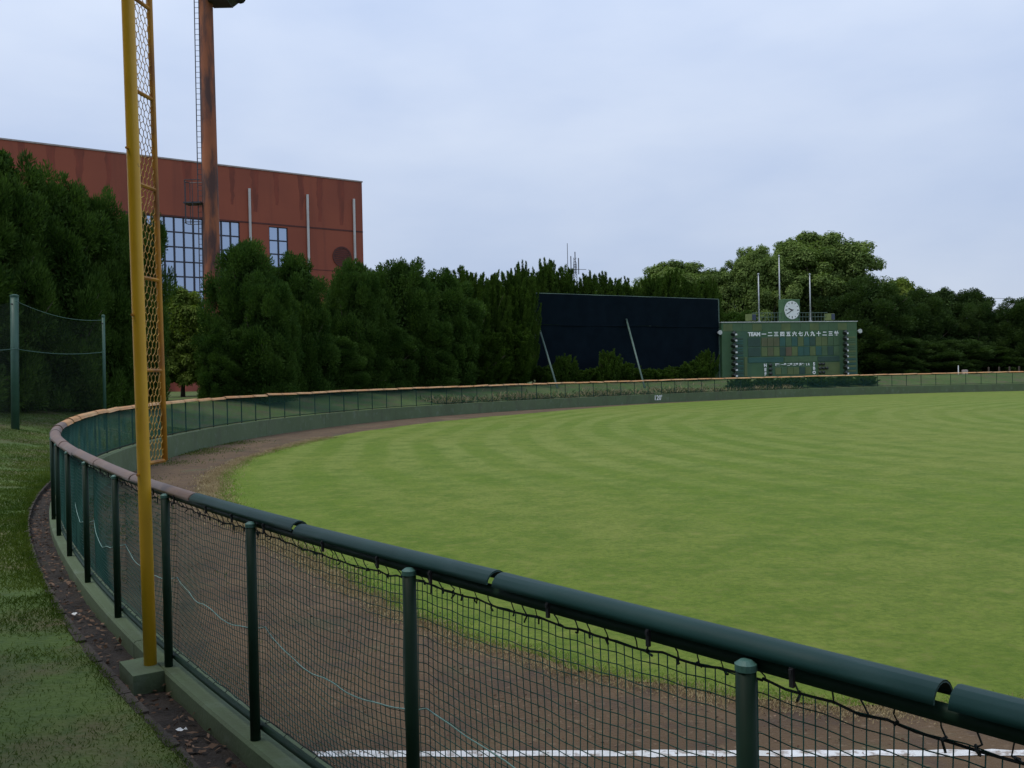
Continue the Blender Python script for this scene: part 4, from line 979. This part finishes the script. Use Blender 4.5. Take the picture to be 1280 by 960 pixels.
column = lambda t: (0.80 + 0.2*min(1, t*5)) * (1 - max(0, (t-.5)/.5)**2 * .62)
dome = lambda t: math.sqrt(max(0, 1 - ((t-.38)/.63)**2)) if t > .38 else 0.62 + .38*(t/.38)
MT['l_conifer'] = leafmat('conifer_foliage', (0.024, 0.056, 0.011), (0.088, 0.155, 0.030), 0.28)
MT['l_dark'] = leafmat('dark_conifer_foliage', (0.024, 0.058, 0.012), (0.082, 0.148, 0.030), 0.25)
MT['l_juniper'] = leafmat('juniper_foliage', (0.030, 0.064, 0.011), (0.088, 0.150, 0.024), 0.25)
MT['l_camphor'] = leafmat('camphor_foliage', (0.075, 0.125, 0.030), (0.225, 0.300, 0.085), 0.3, nscale=0.35)
MT['l_light'] = leafmat('pale_foliage', (0.09, 0.145, 0.022), (0.24, 0.30, 0.06), 0.35, nscale=0.5)
MT['l_right'] = leafmat('right_foliage', (0.026, 0.054, 0.016), (0.080, 0.128, 0.036), 0.25, nscale=0.4)
def proto(h, z0, r, *a, tr=0.16, limbs=14, **k):
    me, C = crown(h, z0, r, *a, **k); return dict(h=h, r=r, crown=me, trunk=trunk(h, tr, C, limbs))
PR = {}
PR['feather'] = [proto(10.0, 0.1, 2.6, ovoid, 170, 90000, 0.64, 0.24, 0.034, 'feather') for _ in range(3)]
PR['ovoid'] = [proto(9.0, 0.1, 2.5, ovoid, 190, 90000, 0.60, 0.21, 0.040, 'feather') for _ in range(3)]
PR['flame'] = [proto(10.0, 0.4, 1.9, column, 230, 66000, 0.58, 0.26, 0.042, 'flame') for _ in range(3)]
PR['dome'] = [proto(16.0, 3.2, 7.0, dome, 190, 115000, 1.25, 0.29, 0.095, 'leafy', tr=.45, limbs=40, inner=.3) for _ in range(2)]
PR['loose'] = [proto(11.0, 1.6, 3.6, ovoid, 130, 42000, 0.92, 0.30, 0.085, 'leafy', tr=.2, limbs=24) for _ in range(2)]
PR['low'] = [proto(3.4, 0.15, 1.5, column, 80, 14000, 0.36, 0.22, 0.036, 'flame', tr=.07, limbs=8) for _ in range(2)]
MC = {}; TD_ = 'dark trees right of the scoreboard'
def tree(px, top, hw, d, kind, var, m, name, label, cat='tree', group=None, dz=0.0):
    b_ = pt(px, 470, d); z0 = ground_z(b_[0], b_[1]) + dz; h = pt(px, top, d)[2] - z0; r = hw * d / FPX * (1.22 if group == TD_ else 1.14 if kind in ('ovoid', 'loose', 'dome') else 1.08)
    p = PR[kind][var % len(PR[kind])]
    o = empty(name, (b_[0], b_[1], z0), label, cat, group, rotz=rng.uniform(0, 6.28))
    s = (r / p['r'], r / p['r'], h / p['h'])
    for nm, mm in (('trunk', 'bark'), ('crown', m)):
        key = (kind, var % len(PR[kind]), nm, mm)
        if key not in MC:
            me = p[nm] if not any(k[:3] == key[:3] for k in MC) else p[nm].copy()
            me.materials.clear(); me.materials.append(MT[mm]); MC[key] = me
        c = link(nm, MC[key], None, o); c.scale = s
    return o
TL = 'tall feathery evergreens on the left bank'
tree(-75, 175, 85, 33, 'feather', 0, 'l_conifer', 'evergreen_tree', 'feathery evergreen mostly out of view at the far left edge', group=TL)
tree(2, 186, 62, 35.5, 'feather', 1, 'l_conifer', 'evergreen_tree', 'tallest feathery evergreen at the left edge behind the stout green post', group=TL)
tree(72, 210, 62, 38, 'feather', 2, 'l_conifer', 'evergreen_tree', 'broad feathery evergreen between the two green net posts', group=TL)
tree(128, 236, 46, 40, 'feather', 0, 'l_conifer', 'evergreen_tree', 'feathery evergreen just left of the yellow foul pole behind the thin green post', group=TL)
tree(176, 262, 38, 43, 'feather', 1, 'l_conifer', 'evergreen_tree', 'smaller feathery evergreen directly behind the yellow foul pole', group=TL)
tree(30, 330, 60, 47, 'ovoid', 1, 'l_dark', 'evergreen_tree', 'low dark evergreen filling the gap behind the left feathery trees', group=TL)
tree(110, 330, 60, 48, 'ovoid', 2, 'l_dark', 'evergreen_tree', 'low dark evergreen behind the trees left of the foul pole', group=TL)
tree(228, 358, 38, 58, 'loose', 0, 'l_light', 'broadleaf_tree', 'pale yellow-green tree under the gymnasium window beside the rusty mast')
TM = 'rounded evergreens along the outfield'
tree(276, 402, 30, 52.5, 'ovoid', 1, 'l_dark', 'evergreen_tree', 'low rounded evergreen in front of the foot of the rusty mast', group=TM)
tree(309, 299, 44, 54.5, 'ovoid', 0, 'l_dark', 'evergreen_tree', 'rounded evergreen just right of the rusty mast, tallest of its row', group=TM)
tree(334, 340, 40, 53.5, 'ovoid', 2, 'l_dark', 'evergreen_tree', 'rounded evergreen tucked in front between the two below the small window', group=TM)
tree(371, 316, 42, 60, 'ovoid', 1, 'l_dark', 'evergreen_tree', 'rounded evergreen under the small two-column window of the gymnasium', group=TM)
tree(413, 372, 26, 74, 'loose', 1, 'l_light', 'broadleaf_tree', 'pale tree peeking between evergreens below the round vent')
tree(447, 325, 37, 67, 'ovoid', 2, 'l_dark', 'evergreen_tree', 'rounded evergreen at the right corner of the gymnasium', group=TM)
tree(416, 420, 34, 63, 'ovoid', 0, 'l_dark', 'evergreen_tree', 'low rounded evergreen in front of the pale peeking tree', group=TM)
tree(504, 325, 42, 71, 'ovoid', 0, 'l_dark', 'evergreen_tree', 'rounded evergreen standing clear of the gymnasium, left of two humps', group=TM)
tree(556, 336, 42, 75, 'ovoid', 1, 'l_dark', 'evergreen_tree', 'rounded evergreen beside the first flame-shaped juniper', group=TM)
tree(478, 400, 36, 68, 'ovoid', 1, 'l_dark', 'evergreen_tree', 'low rounded evergreen in front between the gymnasium corner tree and the humps', group=TM)
tree(535, 395, 40, 72, 'ovoid', 2, 'l_dark', 'evergreen_tree', 'low rounded evergreen in front of the two humps', group=TM)
TJ = 'flame-shaped junipers round the batters eye screen'
for k, (px, top, hw, d, w_) in enumerate([(590, 336, 26, 79, 'first flame-shaped juniper at the left end of the spiky row'), (616, 342, 22, 81, 'second flame-shaped juniper of the spiky row'),
        (641, 338, 24, 83, 'flame-shaped juniper two places left of the navy screen'), (657, 330, 17, 84.5, 'tall flame-shaped juniper overlapping the left edge of the navy screen'),
        (600, 410, 34, 76.5, 'low flame-shaped juniper in front of the first spiky ones'), (640, 405, 28, 80, 'low flame-shaped juniper at the foot of the screen left edge'),
        (684, 325, 22, 93, 'juniper with the highest spike behind the screen left end'), (708, 334, 24, 94, 'juniper behind the screen just below the lone antenna'),
        (738, 342, 22, 95, 'juniper behind the screen just right of the lattice mast'), (764, 343, 22, 97, 'juniper behind the screen above the middle strut'),
        (790, 350, 20, 98, 'juniper behind the screen in front of the left side of the camphor dome'), (814, 345, 20, 99, 'juniper behind the screen in front of the camphor dome centre'),
        (838, 338, 22, 100, 'juniper behind the screen in front of the camphor dome right half'), (864, 348, 22, 102, 'juniper behind the screen near its right end'), (889, 350, 18, 103, 'last juniper behind the right edge of the screen')]):
    tree(px, top, hw, d, 'flame', k, 'l_juniper', 'juniper_tree', w_, group=TJ)
TB = 'low junipers in front of the batters eye screen'
lows = [(682, 452, 20, 84.1, 'low juniper at the screen left corner beside the raking strut'), (706, 438, 16, 85.6, 'low pointed juniper just right of the left raking strut'), (726, 456, 18, 86.1, 'low juniper second from the left raking strut'), (746, 454, 18, 87.1, 'low juniper left of the tall pointed one'),
        (763, 432, 18, 87.5, 'tall pointed low juniper near the screen middle'), (782, 448, 18, 88.5, 'low juniper left of the middle raking strut'), (804, 455, 18, 89.5, 'low juniper behind the middle raking strut foot'), (824, 456, 18, 90.5, 'low juniper right of the middle raking strut'),
        (846, 452, 18, 91.5, 'low juniper left of the tall bush at the screen right end'), (866, 446, 18, 92.5, 'low juniper leaning on the tall bush at the screen right end'), (882, 432, 15, 93.5, 'tall bush at the screen right end next to the scoreboard')]
for k, (px, top, hw, d, w_) in enumerate(lows): tree(px, top + 5, hw, d, 'low', k, 'l_juniper', 'juniper_bush', w_, 'bush', TB)
for k, (px, d) in enumerate([(925, 87.6), (958, 89.2), (990, 90.7), (1022, 92.0), (1052, 93.0), (1080, 93.8)]):
    tree(px, 472 - .02*(px-925), 18, d, 'low', k, 'l_conifer', 'clipped_shrub', ['clipped dark shrub at the foot of the scoreboard left end', 'clipped dark shrub under the H E F letters', 'clipped dark shrub under the scoreboard centre', 'clipped dark shrub under the S B O letters', 'clipped dark shrub at the foot of the scoreboard right end', 'clipped dark shrub just past the scoreboard right end'][k], 'shrub', 'clipped shrubs along the foot of the scoreboard')
TR = 'broad trees behind the scoreboard'
tree(848, 327, 68, 124, 'dome', 0, 'l_camphor', 'camphor_tree', 'pale green camphor dome behind the navy screen', group=TR)
tree(946, 308, 50, 119, 'dome', 1, 'l_camphor', 'camphor_tree', 'camphor tree behind the left half of the scoreboard', group=TR)
tree(1022, 291, 76, 122, 'dome', 0, 'l_camphor', 'camphor_tree', 'largest camphor dome rising behind the scoreboard clock', group=TR)
tree(920, 390, 40, 113, 'ovoid', 0, 'l_dark', 'dark_tree', 'dark tree in the gap between the screen and the scoreboard', group=TR)
TD = 'dark trees right of the scoreboard'
tree(1080, 346, 46, 112, 'ovoid', 1, 'l_right', 'dark_tree', 'dark rounded tree just right of the scoreboard', group=TD)
tree(1128, 346, 30, 124, 'loose', 0, 'l_light', 'broadleaf_tree', 'pale yellow-green tree peeking over the dark trees right of the scoreboard', group=TD)
tree(1148, 362, 34, 114, 'ovoid', 1, 'l_right', 'dark_tree', 'dark loose-topped tree second from the scoreboard', group=TD)
tree(1178, 360, 26, 116, 'loose', 0, 'l_right', 'dark_tree', 'dark loose-topped tree in the middle of the right row', group=TD)
tree(1217, 361, 30, 115, 'ovoid', 1, 'l_right', 'dark_tree', 'pointed dark tree left of the sky gap at the right', group=TD)
tree(1120, 420, 40, 109, 'ovoid', 2, 'l_right', 'dark_tree', 'low dark tree in front at the right of the scoreboard', group=TD)
tree(1185, 425, 42, 110, 'ovoid', 0, 'l_right', 'dark_tree', 'low dark tree in front in the middle of the right row', group=TD)
tree(1284, 372, 34, 112, 'ovoid', 0, 'l_right', 'dark_tree', 'dark tree cut by the right edge of the picture', group=TD)
tree(1252, 408, 24, 128, 'loose', 1, 'l_right', 'dark_tree', 'low far tree seen below the sky gap', group=TD)
tree(1248, 432, 36, 112, 'ovoid', 1, 'l_right', 'dark_tree', 'low dark tree closing the foot of the sky gap', group=TD)
tree(1350, 352, 40, 112, 'ovoid', 2, 'l_right', 'dark_tree', 'dark tree just beyond the right edge of the picture', group=TD)
tree(1040, 400, 60, 128, 'ovoid', 2, 'l_right', 'dark_tree', 'dark understorey tree behind the right half of the scoreboard', group=TD)
tree(960, 410, 55, 128, 'ovoid', 1, 'l_right', 'dark_tree', 'dark understorey tree behind the left half of the scoreboard', group=TD)

# unseen trees added behind the viewpoint to shade the near fence and bank
for (x, y, r, h, v, lb) in ((-7.0, -3.6, 6.4, 12.5, 0, 'unseen camphor tree added behind the viewpoint to shade the near fence'), (-11.2, 2.4, 6.6, 12.0, 1, 'unseen camphor tree added left of the viewpoint to shade the grass bank'),
        (2.0, -8.0, 6.6, 13.0, 1, 'unseen camphor tree added for shade behind the viewpoint on the right')):
    z0 = ground_z(x, y); o = empty('camphor_tree', (x, y, z0), lb, 'tree', 'unseen trees added for shade', rotz=v * 1.3 + x); p = PR['dome'][v]
    for nm, mm in (('trunk', 'bark'), ('crown', 'l_camphor')):
        c = link(nm, MC[('dome', v, nm, mm)], None, o); c.scale = (r / p['r'], r / p['r'], h / p['h'])
